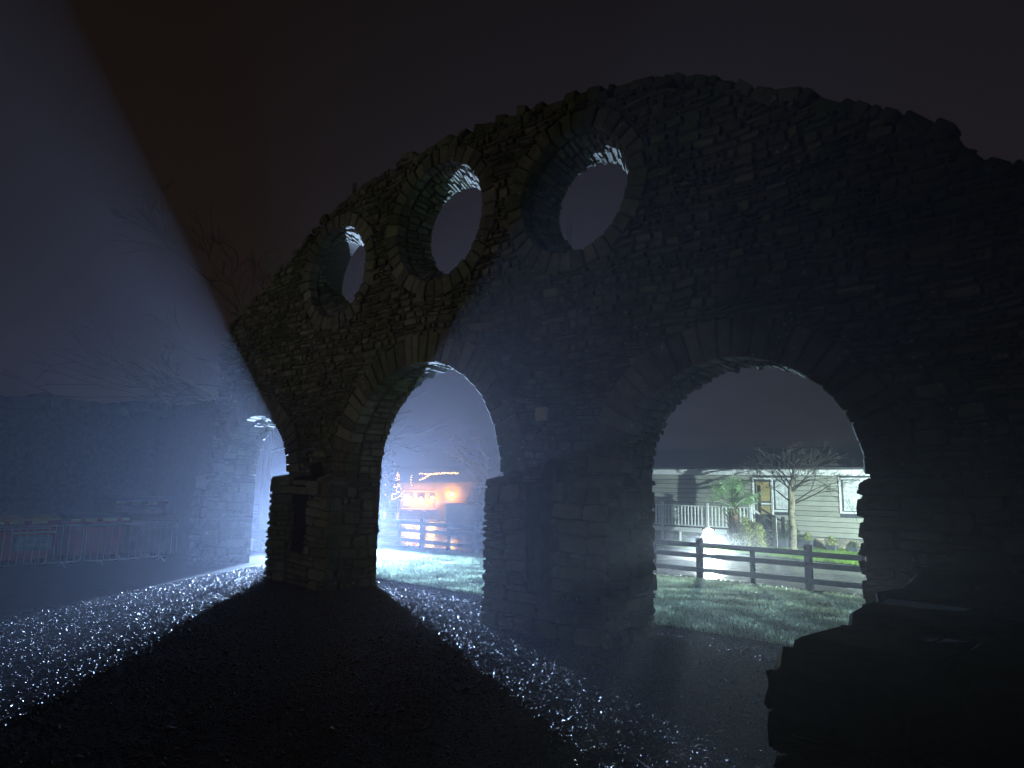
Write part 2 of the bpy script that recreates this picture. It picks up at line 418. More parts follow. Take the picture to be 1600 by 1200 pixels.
def litter(name, poly, n, z0, label):
    x, y = scatter(poly, n); N = len(x); a = rng.uniform(0, 6.28, N); sz = rng.uniform(.02, .045, N)
    c, s_ = np.cos(a) * sz, np.sin(a) * sz; t = rng.uniform(-.012, .02, (N, 4)) 
    V = np.stack([np.stack([x - c, y - s_, z0 + .014 + t[:, 0]], 1), np.stack([x + s_ * .55, y - c * .55, z0 + .014 + t[:, 1]], 1), np.stack([x + c, y + s_, z0 + .016 + t[:, 2]], 1), np.stack([x - s_ * .55, y + c * .55, z0 + .014 + t[:, 3]], 1)], 1).reshape(-1, 3)
    prop(link(name, np_mesh(name, V, np.arange(N * 4).reshape(-1, 4), np.repeat(rng.random(N), 4)), M['litter']), label, 'leaves', kind='stuff')
litter('fallen_leaves', [(-8, -1), (0.6, -1), (0.6, 7.2), (-9.3, 7.2), (-12.0, 7.0)], 900, .01, 'wet fallen leaves scattered on the gravel')
lx = rng.uniform(-14, 5, 9000); ly = rng.normal(11.6, 0.09, 9000).clip(11.36, 11.95)
pebbles('roadside_gravel', lx, ly, rng.uniform(.008, .022, 9000), 0.012, M['gravel'], 'dark strip of gravel along the foot of the fence')

# ------------------------------------------------------------------ main ruined wall
YF, YP, YB = 6.19, 5.91, 6.88          # upper face, pier face, back face
ZL = 1.62                               # pier ledge
XL, XR = -13.15, 1.2
ARCH = [(-11.48, 1.12, 1.02), (-7.08, 1.58, 1.55), (-2.59, 1.17, 1.12)]   # centre, half width, rise (spring 1.75)
ZS = 1.75
OCU = [((-9.24, 5.07, 0.78), (-9.60, 5.29, 0.52)), ((-6.80, 5.34, 0.88), (-6.99, 5.43, 0.69)), ((-4.44, 5.125, 0.78), (-4.54, 5.17, 0.585))]
NICHE = [(-9.44, 0.19), (-4.675, 0.195)]
NZ0, NZ1 = 0.43, 1.93
TOPX = [-13.15, -12.68, -12.11, -11.0, -9.83, -9.03, -8.27, -7.49, -6.65, -5.89, -5.2, -4.48, -3.93, -3.62, -3.34, -3.03, -2.46, -2.08, -1.5, -1.25, -.91, -.65, -.49, 0.3, 1.2]
TOPZ = [4.35, 4.74, 5.03, 5.50, 6.05, 6.33, 6.47, 6.56, 6.55, 6.52, 6.46, 6.40, 6.24, 6.21, 6.16, 5.99, 5.76, 5.50, 5.18, 4.98, 4.77, 4.58, 4.31, 3.8, 3.3]
def top(x): return float(np.interp(x, TOPX, TOPZ))

VIAD = thing('arched_wall', 'tall ruined rubble stone wall with three arches and three round openings', 'wall', (-6, 6.5, 0))

# core of mortar: 2D curve with holes, extruded
def curve_solid(name, loops, y0, y1, m, parent):
    cu = bpy.data.curves.new(name, 'CURVE'); cu.dimensions = '2D'; cu.fill_mode = 'BOTH'; cu.extrude = (y1 - y0) / 2
    for lp in loops:
        sp = cu.splines.new('POLY'); sp.points.add(len(lp) - 1); sp.use_cyclic_u = True
        for i, (x, z) in enumerate(lp): sp.points[i].co = (x, z, 0, 1)
    tmp = bpy.data.objects.new(name, cu); COL.objects.link(tmp)
    dg = bpy.context.evaluated_depsgraph_get()
    me = bpy.data.meshes.new_from_object(tmp.evaluated_get(dg))
    me.name = name
    bpy.data.objects.remove(tmp); bpy.data.curves.remove(cu)
    # local (x, y=z, z=extrude) -> world (x, ymid - z, y)
    ym = (y0 + y1) / 2
    co = np.empty(len(me.vertices) * 3, np.float32); me.vertices.foreach_get('co', co); co = co.reshape(-1, 3)
    co = np.stack([co[:, 0], ym - co[:, 2], co[:, 1]], 1)
    me.vertices.foreach_set('co', co.ravel()); me.materials.clear(); me.update()
    return link(name, me, m, parent)

out = []
xs = np.arange(XL + .04, XR, .11)
for x in xs: out.append((x, top(x) - 0.10 + 0.03 * wob(x, 0, 3)))
out.append((XR, top(XR) - .1)); out.append((XR, -0.05))
e = 0.03
for cx, hw, rise in reversed(ARCH):
    out.append((cx + hw + e, -0.05))
    for k in range(33):
        t = math.pi * k / 32
        out.append((cx + (hw + e) * math.cos(t), ZS + (rise + e) * math.sin(t)))
    out.append((cx - hw - e, -0.05))
out.append((XL + .04, -0.05))
loops = [out]
for (cx, cz, r), _b in OCU:
    loops.append([(cx + (r + .04) * math.cos(t), cz + (r + .04) * math.sin(t)) for t in np.linspace(0, 2 * math.pi, 49)[:-1]])
def niche_loop(nx, hw, z0, ee=0.0):
    return [(nx - hw - ee, z0), (nx + hw + ee, z0)] + [(nx + (hw + ee) * math.cos(t), NZ1 - hw + (hw + ee) * math.sin(t)) for t in np.linspace(0, math.pi, 11)]
for nx, hw in NICHE: loops.append(niche_loop(nx, hw, NZ0))
curve_solid('core', loops, YF + e, YB, M['mortar'], VIAD)

mb = MB()
for nx, hw in NICHE: mb.box(nx - hw - .03, nx + hw + .03, 6.50, YB - .02, NZ0 - .03, NZ1 + .03, 0)
# oculus linings (splayed)
for (cx, cz, r), (bx, bz, br) in OCU:
    n = 40; vs = []; fs = []
    rings = [(cx, cz, r + .03, YF + .02), (bx, bz, br + .03, YB - .01), (bx, bz, br + .03, YB + .01), (cx, cz, r + .18, YB + .012)]
    rings = [(cx, cz, r + .05, YF + .035)] + rings
    for (a, b_, c_, y) in rings:
        for k in range(n):
            t = 2 * math.pi * k / n; vs.append((a + c_ * math.cos(t), y, b_ + c_ * math.sin(t)))
    for i in range(len(rings) - 1):
        for k in range(n):
            k2 = (k + 1) % n; fs.append((i * n + k, i * n + k2, (i + 1) * n + k2, (i + 1) * n + k))
    mb.add(vs, fs)
mb.build('reveal_lining', M['mortar'], VIAD)
# pier fronts
PIERS = [(XL, -12.60), (-10.36, -8.66), (-5.50, -3.76), (-1.42, XR)]
mb = MB()
for i, (a, b) in enumerate(PIERS):
    a2, b2 = a + e, b - e
    y0, y1 = YP + e, YF + e + .01
    if i in (1, 2):
        nx, hw = NICHE[i - 1]
        mb.box(a2, nx - hw, y0, y1, -.05, ZL - .02, 0); mb.box(nx + hw, b2, y0, y1, -.05, ZL - .02, 0)
        mb.box(nx - hw, nx + hw, y0, y1, -.05, NZ0, 0)
    else: mb.box(a2, b2, y0, y1, -.05, ZL - .02, 0)
mb.build('pier_core', M['mortar'], VIAD)

# exclusion shapes: (type, ...)
RING = 0.40; ORING = 0.24
def push_out(x, z, margin_scale=1.0):
    """move a point out of arch + ring, oculus + ring, niche; return x, z, penetration"""
    pen = 0
    for cx, hw, rise in ARCH:
        a, b = hw + RING * margin_scale, rise + RING * margin_scale
        if z >= ZS:
            q = math.hypot((x - cx) / a, (z - ZS) / b)
            if q < 1:
                pen = max(pen, (1 - q) * min(a, b))
                if q < 1e-3: q = 1e-3
                x = cx + (x - cx) / q; z = ZS + (z - ZS) / q
        elif abs(x - cx) < hw:
            pen = max(pen, hw - abs(x - cx)); x = cx + math.copysign(hw, x - cx)
    for (cx, cz, r), _b in OCU:
        R = r + ORING * margin_scale; q = math.hypot(x - cx, z - cz)
        if q < R:
            pen = max(pen, R - q); q = max(q, 1e-3); x = cx + (x - cx) * R / q; z = cz + (z - cz) * R / q
    for nx, hw in NICHE:
        if NZ0 < z < NZ1 and abs(x - nx) < hw:
            if z > NZ1 - hw:
                q = math.hypot(x - nx, z - (NZ1 - hw))
                if q < hw: pen = max(pen, hw - q); q = max(q, 1e-3); x = nx + (x - nx) * hw / q; z = NZ1 - hw + (z - NZ1 + hw) * hw / q
            else:
                dxn = hw - abs(x - nx); pen = max(pen, dxn); x = nx + math.copysign(hw, x - nx)
    return x, z, pen

PIECES = []   # (importance, MB)
def stone_grid(mapf, u0, u1, v0, v1, proud, tone, rough=0.010, wobv=True, dist_pt=None, deform=None, cham=0.016):
    """rounded rubble stone: 5x5 grid, rim sunk behind the mortar line"""
    w, h_ = u1 - u0, v1 - v0
    if w < .02 or h_ < .02: return None
    cu, cv = min(cham / w, .25), min(cham / h_, .25)
    us = [0, cu, random.uniform(.4, .6), 1 - cu, 1]; vs_ = [0, cv, random.uniform(.4, .6), 1 - cv, 1]
    cj = [[(random.uniform(0, .16) * w, random.uniform(0, .16) * h_) for _ in range(2)] for _ in range(2)]
    tilt_u = random.uniform(-.012, .012); tilt_v = random.uniform(-.014, .010)
    pts = []; moved = 0
    for j in range(5):
        for i in range(5):
            u, v = us[i], vs_[j]
            rim = i in (0, 4) or j in (0, 4)
            # pull the corners in
            kx = (1 - u) ; ky = (1 - v)
            du = kx * ky * cj[0][0][0] - u * ky * cj[0][1][0] + kx * v * cj[1][0][0] - u * v * cj[1][1][0]
            dv = kx * ky * cj[0][0][1] + u * ky * cj[0][1][1] - kx * v * cj[1][0][1] - u * v * cj[1][1][1]
            k4 = (abs(u - .5) * 2) ** 2 * (abs(v - .5) * 2) ** 2
            U = u0 + u * w + du * k4 * .8; V = v0 + v * h_ + dv * k4 * .8
            if wobv: V += 0.06 * wob(U, V, .8) + 0.028 * wob(U, V, 3.2); U += 0.03 * wob(V, U, 2.5, 9)
            d = -0.035 if rim else proud + tilt_u * (u - .5) * 2 + tilt_v * (v - .5) * 2 + random.uniform(-rough, rough)
            if not rim:
                U += random.uniform(-.006, .006); V += random.uniform(-.006, .006)
            if deform:
                U, V, pen = deform(U, V); moved = max(moved, pen)
            pts.append(mapf(U, V, d))
    fs = [(j * 5 + i, j * 5 + i + 1, (j + 1) * 5 + i + 1, (j + 1) * 5 + i) for j in range(4) for i in range(4)]
    m = MB(); m.tone = tone; m.add(pts, fs)
    return m

def importance(m, area):
    c = sum((Vector(p) for p in m.v), Vector()) / len(m.v)
    rel = c - Vector((0, 0, H)); z = rel.dot(FW)
    if z < .5: return 0
    px = 800 + 1041.9 * rel.dot(RT) / z; py = 600 - 1041.9 * rel.dot(UP) / z
    if px < -20 or px > 1620 or py < -20 or py > 1220: return 0
    # project extents
    ps = []
    for p in (m.v[0], m.v[4], m.v[20], m.v[24]) if len(m.v) >= 25 else (m.v[0], m.v[1], m.v[2]):
        r = Vector(p) - Vector((0, 0, H)); zz = max(r.dot(FW), .1); ps.append((r.dot(RT) / zz, r.dot(UP) / zz))
    if len(ps) == 4:
        a, b, d, c2 = ps
        ar = abs((c2[0] - a[0]) * (d[1] - b[1]) - (d[0] - b[0]) * (c2[1] - a[1])) / 2
    else: ar = area / z / z
    return ar

def flip_if(m, toward):
    """make faces point toward the given direction"""
    f = m.f[5]; a, b, c = (Vector(m.v[i]) for i in f[:3])
    if (b - a).cross(c - a).dot(Vector(toward)) < 0: m.f = [tuple(reversed(q)) for q in m.f]

def rtone():
    t = random.random()
    if random.random() < .12: return random.uniform(.75, 1.0)
    if random.random() < .2: return random.uniform(0, .12)
    return .12 + .5 * t

def rubble(x0, x1, z0, ztop, yface, hr, wr, normal=(0, -1, 0), mapf=None, deform=push_out, proud=(.0, .035), bias=None):
    mapf = mapf or (lambda u, v, d: (u, yface - d, v))
    z = z0
    zmax = max(ztop(x) for x in np.linspace(x0, x1, 60)) if callable(ztop) else ztop
    while z < zmax - .03:
        hrow = random.uniform(*hr)
        if z + hrow > zmax - .05 and not callable(ztop): hrow = zmax - z
        x = x0 + (0 if x1 - x0 < 3 else random.uniform(-.2, 0))
        while x < x1 - .03:
            w = random.uniform(*wr) * (1.5 if random.random() < .12 else 1)
            if x + w > x1 - .08: w = x1 - x
            xa = max(x, x0); xb = min(x + w, x1); x += w
            zt = ztop((xa + xb) / 2) if callable(ztop) else zmax
            if z > zt - .06: continue
            zb = min(z + hrow, zt) if callable(ztop) else z + hrow
            if deform:
                cxm, czm, pen = deform((xa + xb) / 2, (z + zb) / 2)
                if pen > .07: continue
            parts = [(xa, xb, z, zb)]
            if deform is push_out:
                for nx, nhw in NICHE:
                    if xa < nx < xb and zb > NZ0 + .01 and z < NZ1 - .01:
                        parts = [q for q in ((xa, nx - nhw, z, zb), (nx + nhw, xb, z, zb)) if q[1] - q[0] > .04]
            if len(parts) != 1 or parts[0][0] != xa:
                pass
            elif random.random() < .38 and hrow > hr[0] * 1.15 and (xb - xa) > .12:
                k = random.uniform(.38, .62)
                s1 = random.uniform(.3, .7)
                parts = [(xa, xb, z, z + (zb - z) * k), (xa, xa + (xb - xa) * s1, z + (zb - z) * k, zb), (xa + (xb - xa) * s1, xb, z + (zb - z) * k, zb)]
            for (a, b, c, d) in parts:
                g = random.uniform(.003, .009)
                m = stone_grid(mapf, a + g, b - g, c + g * .8, d - g * .8, random.uniform(*proud), rtone(), deform=deform)
                if m:
                    flip_if(m, normal)
                    PIECES.append((importance(m, (b - a) * (d - c)), m))
        z += hrow

# upper face
rubble(XL + .02, XR, ZL + .02, lambda x: top(x) - .05, YF, (.06, .125), (.08, .27), proud=(-.010, .024))
# pier faces: bigger squared blocks
for a, b in PIERS:
    n0 = len(PIECES)
    rubble(a, b, 0.0, ZL, YP, (.12, .20), (.17, .46), proud=(-.005, .03))
    for _, m_ in PIECES[n0:]: m_.t = [min(1, t + .25) for t in m_.t]
# jamb faces of the piers (both cheeks)
for i, (a, b) in enumerate(PIERS):
    if i < 3:
        rubble(YP, YB, 0.0, ZL, 0, (.13, .20), (.18, .42), (1, 0, 0), (lambda u, v, d, b=b: (b + d - .0, u, v)), deform=None, proud=(-.01, .02))
    if i > 0:
        rubble(YP, YB, 0.0, ZL, 0, (.13, .20), (.18, .42), (-1, 0, 0), (lambda u, v, d, a=a: (a - d, u, v)), deform=None, proud=(-.01, .02))
# soffits and upper jambs
def arch_curve(cx, hw, rise):
    pts = [(cx + hw, ZL)]
    for k in range(41):
        t = math.pi * k / 40; pts.append((cx + hw * math.cos(t), ZS + rise * math.sin(t)))
    pts.append((cx - hw, ZL))
    P = np.array(pts); L = np.r_[0, np.cumsum(np.hypot(*np.diff(P, axis=0).T))]
    return P, L
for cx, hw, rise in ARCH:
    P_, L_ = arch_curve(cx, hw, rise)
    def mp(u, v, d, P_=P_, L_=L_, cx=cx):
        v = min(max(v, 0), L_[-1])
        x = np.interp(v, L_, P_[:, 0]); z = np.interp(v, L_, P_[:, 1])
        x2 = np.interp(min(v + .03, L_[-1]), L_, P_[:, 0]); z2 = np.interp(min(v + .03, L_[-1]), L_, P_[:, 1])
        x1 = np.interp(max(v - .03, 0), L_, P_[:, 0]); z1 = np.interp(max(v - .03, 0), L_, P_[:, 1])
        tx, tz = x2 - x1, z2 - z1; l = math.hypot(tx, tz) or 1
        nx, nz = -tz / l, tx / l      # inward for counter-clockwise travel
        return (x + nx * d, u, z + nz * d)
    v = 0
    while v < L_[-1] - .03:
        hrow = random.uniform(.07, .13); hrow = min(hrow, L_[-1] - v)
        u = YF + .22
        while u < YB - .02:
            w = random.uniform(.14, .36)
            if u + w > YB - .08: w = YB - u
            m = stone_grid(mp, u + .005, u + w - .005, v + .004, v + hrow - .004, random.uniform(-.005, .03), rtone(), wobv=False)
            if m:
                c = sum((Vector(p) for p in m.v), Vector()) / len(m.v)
                flip_if(m, Vector((cx, c.y, 1.6)) - c); m.t = [min(1, t + .2) for t in m.t]  # lighter tone paints extra backlight into the soffit stones
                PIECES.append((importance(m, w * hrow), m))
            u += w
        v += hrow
# splayed oculus reveals
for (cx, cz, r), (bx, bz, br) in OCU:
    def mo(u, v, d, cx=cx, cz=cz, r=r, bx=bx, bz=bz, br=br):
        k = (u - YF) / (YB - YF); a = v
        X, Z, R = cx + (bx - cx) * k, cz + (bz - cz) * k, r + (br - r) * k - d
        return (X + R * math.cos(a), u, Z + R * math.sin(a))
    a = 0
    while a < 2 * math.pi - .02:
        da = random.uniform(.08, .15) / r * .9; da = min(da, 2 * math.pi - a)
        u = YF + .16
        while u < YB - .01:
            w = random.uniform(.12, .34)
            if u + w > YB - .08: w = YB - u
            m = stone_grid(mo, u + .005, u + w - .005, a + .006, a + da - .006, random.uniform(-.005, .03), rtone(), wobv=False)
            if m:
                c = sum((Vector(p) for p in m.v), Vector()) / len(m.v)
                flip_if(m, Vector((cx, c.y, cz)) - c); m.t = [min(1, t + .2) for t in m.t]  # reveal stones toned lighter too, brightening the lit crescents by colour
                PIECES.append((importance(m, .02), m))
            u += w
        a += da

PIECES.sort(key=lambda t: -t[0])
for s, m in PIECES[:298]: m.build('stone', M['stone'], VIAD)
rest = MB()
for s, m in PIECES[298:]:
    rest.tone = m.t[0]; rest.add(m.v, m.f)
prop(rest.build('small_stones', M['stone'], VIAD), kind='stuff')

# voussoir rings
def wedge(cx, cz, ax, az, ring, t0, t1, y0, y1, name):
    jr = random.uniform(-.04, .05); jy = random.uniform(-.008, .02)
    g = .006 / ax
    c = []
    for y in (y0 - jy, y1):
        row = []
        for (t, k) in ((t0 + g, 0), (t1 - g, 0), (t1 - g, 1), (t0 + g, 1)):
            rr = ring + jr if k else random.uniform(-.008, .008)
            row.append(Vector((cx + (ax + rr) * math.cos(t), y, cz + (az + rr) * math.sin(t))))
        c += row
    # order: bottom/top meaning along y
    m = MB(); m.tone = rtone() * .9 + .05
    c = [p + Vector((random.uniform(-.005, .005), random.uniform(-.006, .006), random.uniform(-.005, .005))) for p in c]
    m.hexa([c[0], c[3], c[2], c[1], c[4], c[7], c[6], c[5]], .014)
    ctr = sum(c, Vector()) / 8
    a, b, d = (Vector(m.v[i]) for i in m.f[0][:3])
    if (b - a).cross(d - a).dot(a - ctr) < 0: m.f = [tuple(reversed(q)) for q in m.f]
    m.build(name, M['stone'], VIAD)
for cx, hw, rise in ARCH:
    n = int(math.pi * (hw + .2) / .17); cuts = np.linspace(0, math.pi, n + 1); cuts[1:-1] += rng.uniform(-.018, .018, n - 1)
    for k in range(n): wedge(cx, ZS, hw, rise, RING, cuts[k], cuts[k + 1], YF - .012, YF + .21, 'voussoir')
for (cx, cz, r), _b in OCU:
    n = int(2 * math.pi * (r + .1) / .17); cuts = np.linspace(0, 2 * math.pi, n + 1); cuts[1:-1] += rng.uniform(-.02, .02, n - 1)
    for k in range(n): wedge(cx, cz, r, r, ORING, cuts[k], cuts[k + 1], YF - .012, YF + .15, 'voussoir')

# top course of tilted slabs and loose stones
def block(mb_, c, sx, sy, sz, rot=(0, 0, 0), ch=.015, j=.15):
    R = Matrix.Rotation(rot[2], 3, 'Z') @ Matrix.Rotation(rot[1], 3, 'Y') @ Matrix.Rotation(rot[0], 3, 'X')
    cs = []
    for z in (-1, 1):
        for x, y in ((-1, -1), (1, -1), (1, 1), (-1, 1)):
            p = Vector((x * sx / 2 * random.uniform(1 - j, 1 + j), y * sy / 2 * random.uniform(1 - j, 1 + j), z * sz / 2 * random.uniform(1 - j, 1 + j)))
            cs.append(R @ p + Vector(c))
    mb_.hexa(cs, ch)
x = XL + .1
while x < XR:
    w = random.uniform(.07, .24)
    zt = top(x + w / 2); sl = math.atan2(top(x + w) - top(x), w)
    ymid = YF
    while ymid < YB - .05:
        d = random.uniform(.2, .38); d = min(d, YB - ymid)
        hgt = random.uniform(.07, .16)
        m = MB(); m.tone = rtone() * .7
        dz = random.choice((0, 0, .03, .06, -.03)) + (0.05 if random.random() < .15 else 0)
        block(m, (x + w / 2, ymid + d / 2 - .01, zt - hgt / 2 + dz), w * 1.06, d, hgt, (random.uniform(-.12, .12), -sl + random.uniform(-.28, .28), random.uniform(-.15, .15)))
        m.build('coping_stone', M['stone'], VIAD)
        ymid += d
    x += w
# ledges on the pier shoulders
for i, (a, b) in enumerate(PIERS):
    x = a
    while x < b - .05:
        w = random.uniform(.22, .42)
        if x + w > b - .12: w = b - x
        nicheclash = any(abs(x + w / 2 - nx) < hw + w / 2 - .02 for nx, hw in NICHE)
        if not nicheclash:
            m = MB(); m.tone = rtone()
            j = lambda: random.uniform(-.008, .008)
            m.hexa([(x + .005, YP - .01 + j(), ZL - .03), (x + w - .005, YP - .01 + j(), ZL - .03), (x + w - .005, YF + .02, ZL - .03), (x + .005, YF + .02, ZL - .03),
                    (x + .005, YP + .02 + j(), ZL + .05 + j()), (x + w - .005, YP + .02 + j(), ZL + .05 + j()), (x + w - .005, YF + .02, ZL + .10 + j()), (x + .005, YF + .02, ZL + .10 + j())], .015)
            m.build('ledge_stone', M['stone'], VIAD)
        x += w
# the pale patch stone
m = MB(); m.box(-4.93, -4.75, YF - .05, YF + .02, 2.36, 2.52, .018)
prop(m.build('stone', M['pale'], VIAD), label='pale square stone set in the wall above the niche')

# foot stones of the buttress
def loose_plant(name, base, h_, n, label, spread=.06, lean=(0, 0, 0)):
    t = thing(name, label, 'plant', base)
    m = MB()
    for k in range(n):
        p = Vector(base); pts = [p.copy()]
        d = Vector((random.uniform(-spread, spread), random.uniform(-spread, spread), 1))
        for s in range(5):
            p = p + (d + Vector(lean)) * (h_ / 5) * random.uniform(.7, 1.1) + Vector((random.uniform(-.008, .008), random.uniform(-.008, .008), 0)); pts.append(p.copy())
        m.tube(pts, [.0045, .004, .0035, .003, .0025, .0015], 4)
        for s in range(3, 6):
            for q in range(2):
                e_ = pts[s] + Vector((random.uniform(-.03, .03), random.uniform(-.03, .03), random.uniform(.01, .04)))
                m.tube([pts[s], e_], [.002, .004], 4)
    m.build('stem', M['twig'], t)
loose_plant('dead_stalk', (-4.86, 6.72, 4.58), .42, 2, 'dead weed stalk standing in the sill of the right-hand round opening', .05)
loose_plant('dead_sprig', (-7.05, 6.6, 5.93), .22, 2, 'thin sprig growing inside the middle round opening, lit from behind', .3, (.1, 0, -.2))
loose_plant('wall_weed', (-9.05, 6.3, 6.30), .34, 7, 'small tuft of weeds on the wall top above the left round opening', .22)

# ------------------------------------------------------------------ near side wall (dark ruin on the right)
SW = thing('side_wall', 'low dark ruined stone wall close by on the right, mostly unlit', 'wall', (-0.2, 3.5, 0))
mb = MB(); mb.box(-.70, 1.6, 2.06, 5.9, -.05, 1.06, 0); mb.build('core', M['mortar'], SW)
save = PIECES; PIECES = []
rubble(-.74, 1.4, 0, 1.1, 2.0, (.10, .17), (.16, .40), deform=None)
rubble(2.0, 5.9, 0, 1.1, 0, (.10, .17), (.16, .40), (-1, 0, 0), (lambda u, v, d: (-.74 - d * .6, u, v)), deform=None)
PIECES.sort(key=lambda t: -t[0])
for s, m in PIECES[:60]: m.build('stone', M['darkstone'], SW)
rest = MB()
for s, m in PIECES[60:]:
    rest.tone = m.t[0]; rest.add(m.v, m.f)
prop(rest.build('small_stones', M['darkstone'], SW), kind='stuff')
STUB_TONE = .08  # low tone keeps the coping in painted shade
PIECES = save
y = 2.0
while y < 5.85:
    d = random.uniform(.22, .42); x = -.76
    while x < 1.4:
        w = random.uniform(.25, .5)
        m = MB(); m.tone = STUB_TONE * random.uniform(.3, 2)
        hh = .06 + max(0, (y - 2.6)) * .03
        block(m, (x + w / 2, y + d / 2, 1.03 + hh * .5 + random.uniform(-.015, .02)), w, d, hh + .06, (random.uniform(-.08, .08), random.uniform(-.08, .08), random.uniform(-.1, .1)))
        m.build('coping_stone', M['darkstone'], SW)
        x += w
    y += d

# ------------------------------------------------------------------ dark boundary wall on the left
BW = thing('boundary_wall', 'long tall dark wall with a ragged top behind the red bins', 'wall', (-16.8, 2, 0))
mb = MB(); mb.box(-17.1, -16.52, -7, 7.05, -.05, 3.1, 0); mb.box(-16.52, XL - .0, 6.45, 6.9, -.05, 3.0, 0); mb.build('core', M['mortar'], BW)
y = -7
while y < 7.0:
    d = random.uniform(.2, .55)
    m = MB(); m.tone = .2
    block(m, (-16.8, y + d / 2, 3.13 + .12 * wob(y, 0, 1.1) + random.uniform(-.03, .07)), .62, d * 1.05, .26, (random.uniform(-.15, .15), 0, 0))
    m.build('coping_stone', M['stone'], BW); y += d
x = -16.5
while x < XL:
    w = random.uniform(.2, .5)
    m = MB(); m.tone = .2
    block(m, (x + w / 2, 6.68, 3.12 + random.uniform(-.03, .07)), w * 1.05, .48, .22, (0, random.uniform(-.12, .12), 0))
    m.build('coping_stone', M['stone'], BW); x += w

# ------------------------------------------------------------------ post and rail fence
FN = thing('post_and_rail_fence', 'dark post and rail fence with three rails between lawn and road', 'fence', (-5, 11.55, 0))
posts = []; xx = -5.40
k = 0
ps = sorted([-5.40 + .925 * i for i in range(-12, 9)])
for i, x in enumerate(ps):
    thick = (round((x + 5.40) / .925)) % 2 == 0
    m = MB(); jx = random.uniform(-.02, .02)
    if thick: m.box(x - .052 + jx, x + .052 + jx, 11.49, 11.60, -.05, .73 + random.uniform(-.01, .015), .008)
    else: m.box(x - .035 + jx, x + .035 + jx, 11.51, 11.58, -.05, .62 + random.uniform(-.01, .01), .006)
    m.build('post', M['rail'], FN)
for z in (.565, .385, .14):
    for i in range(0, len(ps) - 2, 2):
        m = MB(); a, b = ps[i], ps[i + 2]; dz = random.uniform(-.008, .008); dz2 = random.uniform(-.008, .008)
        m.hexa([(a + .004, 11.455, z + dz), (b - .004, 11.455, z + dz2), (b - .004, 11.487, z + dz2), (a + .004, 11.487, z + dz),
                (a + .004, 11.455, z + .085 + dz), (b - .004, 11.455, z + .085 + dz2), (b - .004, 11.487, z + .085 + dz2), (a + .004, 11.487, z + .085 + dz)], .005)
        m.build('rail', M['rail'], FN)

# white marker post in left arch
t = thing('marker_post', 'short white marker post on the grass seen through the left arch', 'post', (-14.64, 8.0, 0.02))
m = MB(); m.box(-14.67, -14.61, 7.98, 8.03, 0, .27, .006); m.build('stake', M['white'], t)
m = MB(); m.box(-14.672, -14.608, 7.976, 8.034, .27, .29, .004); m.build('cap', M['white'], t)

# ------------------------------------------------------------------ floodlights
def floodlight(name, foot, aim, lensm, label, size=.2, poles=.3, round_lens=False):
    t = thing(name, label, 'floodlight', foot)
    c = Vector(foot) + Vector((0, 0, poles)); d = (Vector(aim) - c).normalized()
    q = d.to_track_quat('-Y', 'Z').to_matrix().to_4x4(); T = Matrix.Translation(c) @ q
    s = size / 2
    m = MB(); m.box(-s - .02, s + .02, .0, .06, -s * .75 - .02, s * .75 + .02, .008, T)
    for k in range(5): m.box(-s + k * s * .45, -s + k * s * .45 + .01, .06, .09, -s * .6, s * .6, 0, T)
    m.build('housing', M['black'], t)
    m = MB()
    if round_lens:
        k = 20; ring = [T @ Vector((s * .9 * math.cos(6.2832 * i / k), -.012, s * .9 * math.sin(6.2832 * i / k))) for i in range(k)]
        back = [T @ Vector((s * .95 * math.cos(6.2832 * i / k), -.001, s * .95 * math.sin(6.2832 * i / k))) for i in range(k)]
        m.add(ring + back + [T @ Vector((0, -.03, 0))], [(i, (i + 1) % k, 2 * k) for i in range(k)] + [(i, k + i, k + (i + 1) % k, (i + 1) % k) for i in range(k)])
    else: m.box(-s, s, -.012, -.001, -s * .75, s * .75, .003, T)
    m.build('lens', lensm, t)
    m = MB(); m.tube([T @ Vector((-s - .035, .03, 0)), T @ Vector((-s - .035, .03, 0)) - Vector((0, 0, poles - .02)), T @ Vector((s + .035, .03, 0)) - Vector((0, 0, poles - .02)), T @ Vector((s + .035, .03, 0))], .008, 6)
    m.build('bracket', M['black'], t)
    m = MB(); f = Vector(foot)
    m.box(f.x - s - .08, f.x + s + .08, f.y - .02, f.y + .02, .0, .03, .004); m.box(f.x - .02, f.x + .02, f.y - .14, f.y + .14, .031, .05, .004); m.build('stand', M['black'], t)
floodlight('floodlight', FLOOD_A, AIM_A, M['lensA'], 'blue-white floodlight on the grass hidden behind the left pier', .2, .34)
floodlight('floodlight', FLOOD_B, AIM_B, M['lens'], 'dazzling white floodlight on the verge in front of the white decking', .30, .42, True)
floodlight('floodlight', FLOOD_C, AIM_C, M['lens'], 'floodlight on the verge hidden behind the right pier and aimed at the mobile home', .2, .62)
t = thing('added_lamp', 'added lamp on a post, out of view behind the viewer, washing the wall front', 'added lamp', (ADDED_LAMP.x, ADDED_LAMP.y, 0))
m = MB(); m.tube([(ADDED_LAMP.x, ADDED_LAMP.y, 0), (ADDED_LAMP.x, ADDED_LAMP.y, ADDED_LAMP.z - .1)], [.06, .04], 10); m.build('pole', M['steel'], t)
m = MB(); m.box(ADDED_LAMP.x - .15, ADDED_LAMP.x + .1, ADDED_LAMP.y - .1, ADDED_LAMP.y + .05, ADDED_LAMP.z - .1, ADDED_LAMP.z, .02); m.build('lamp_head', M['black'], t)

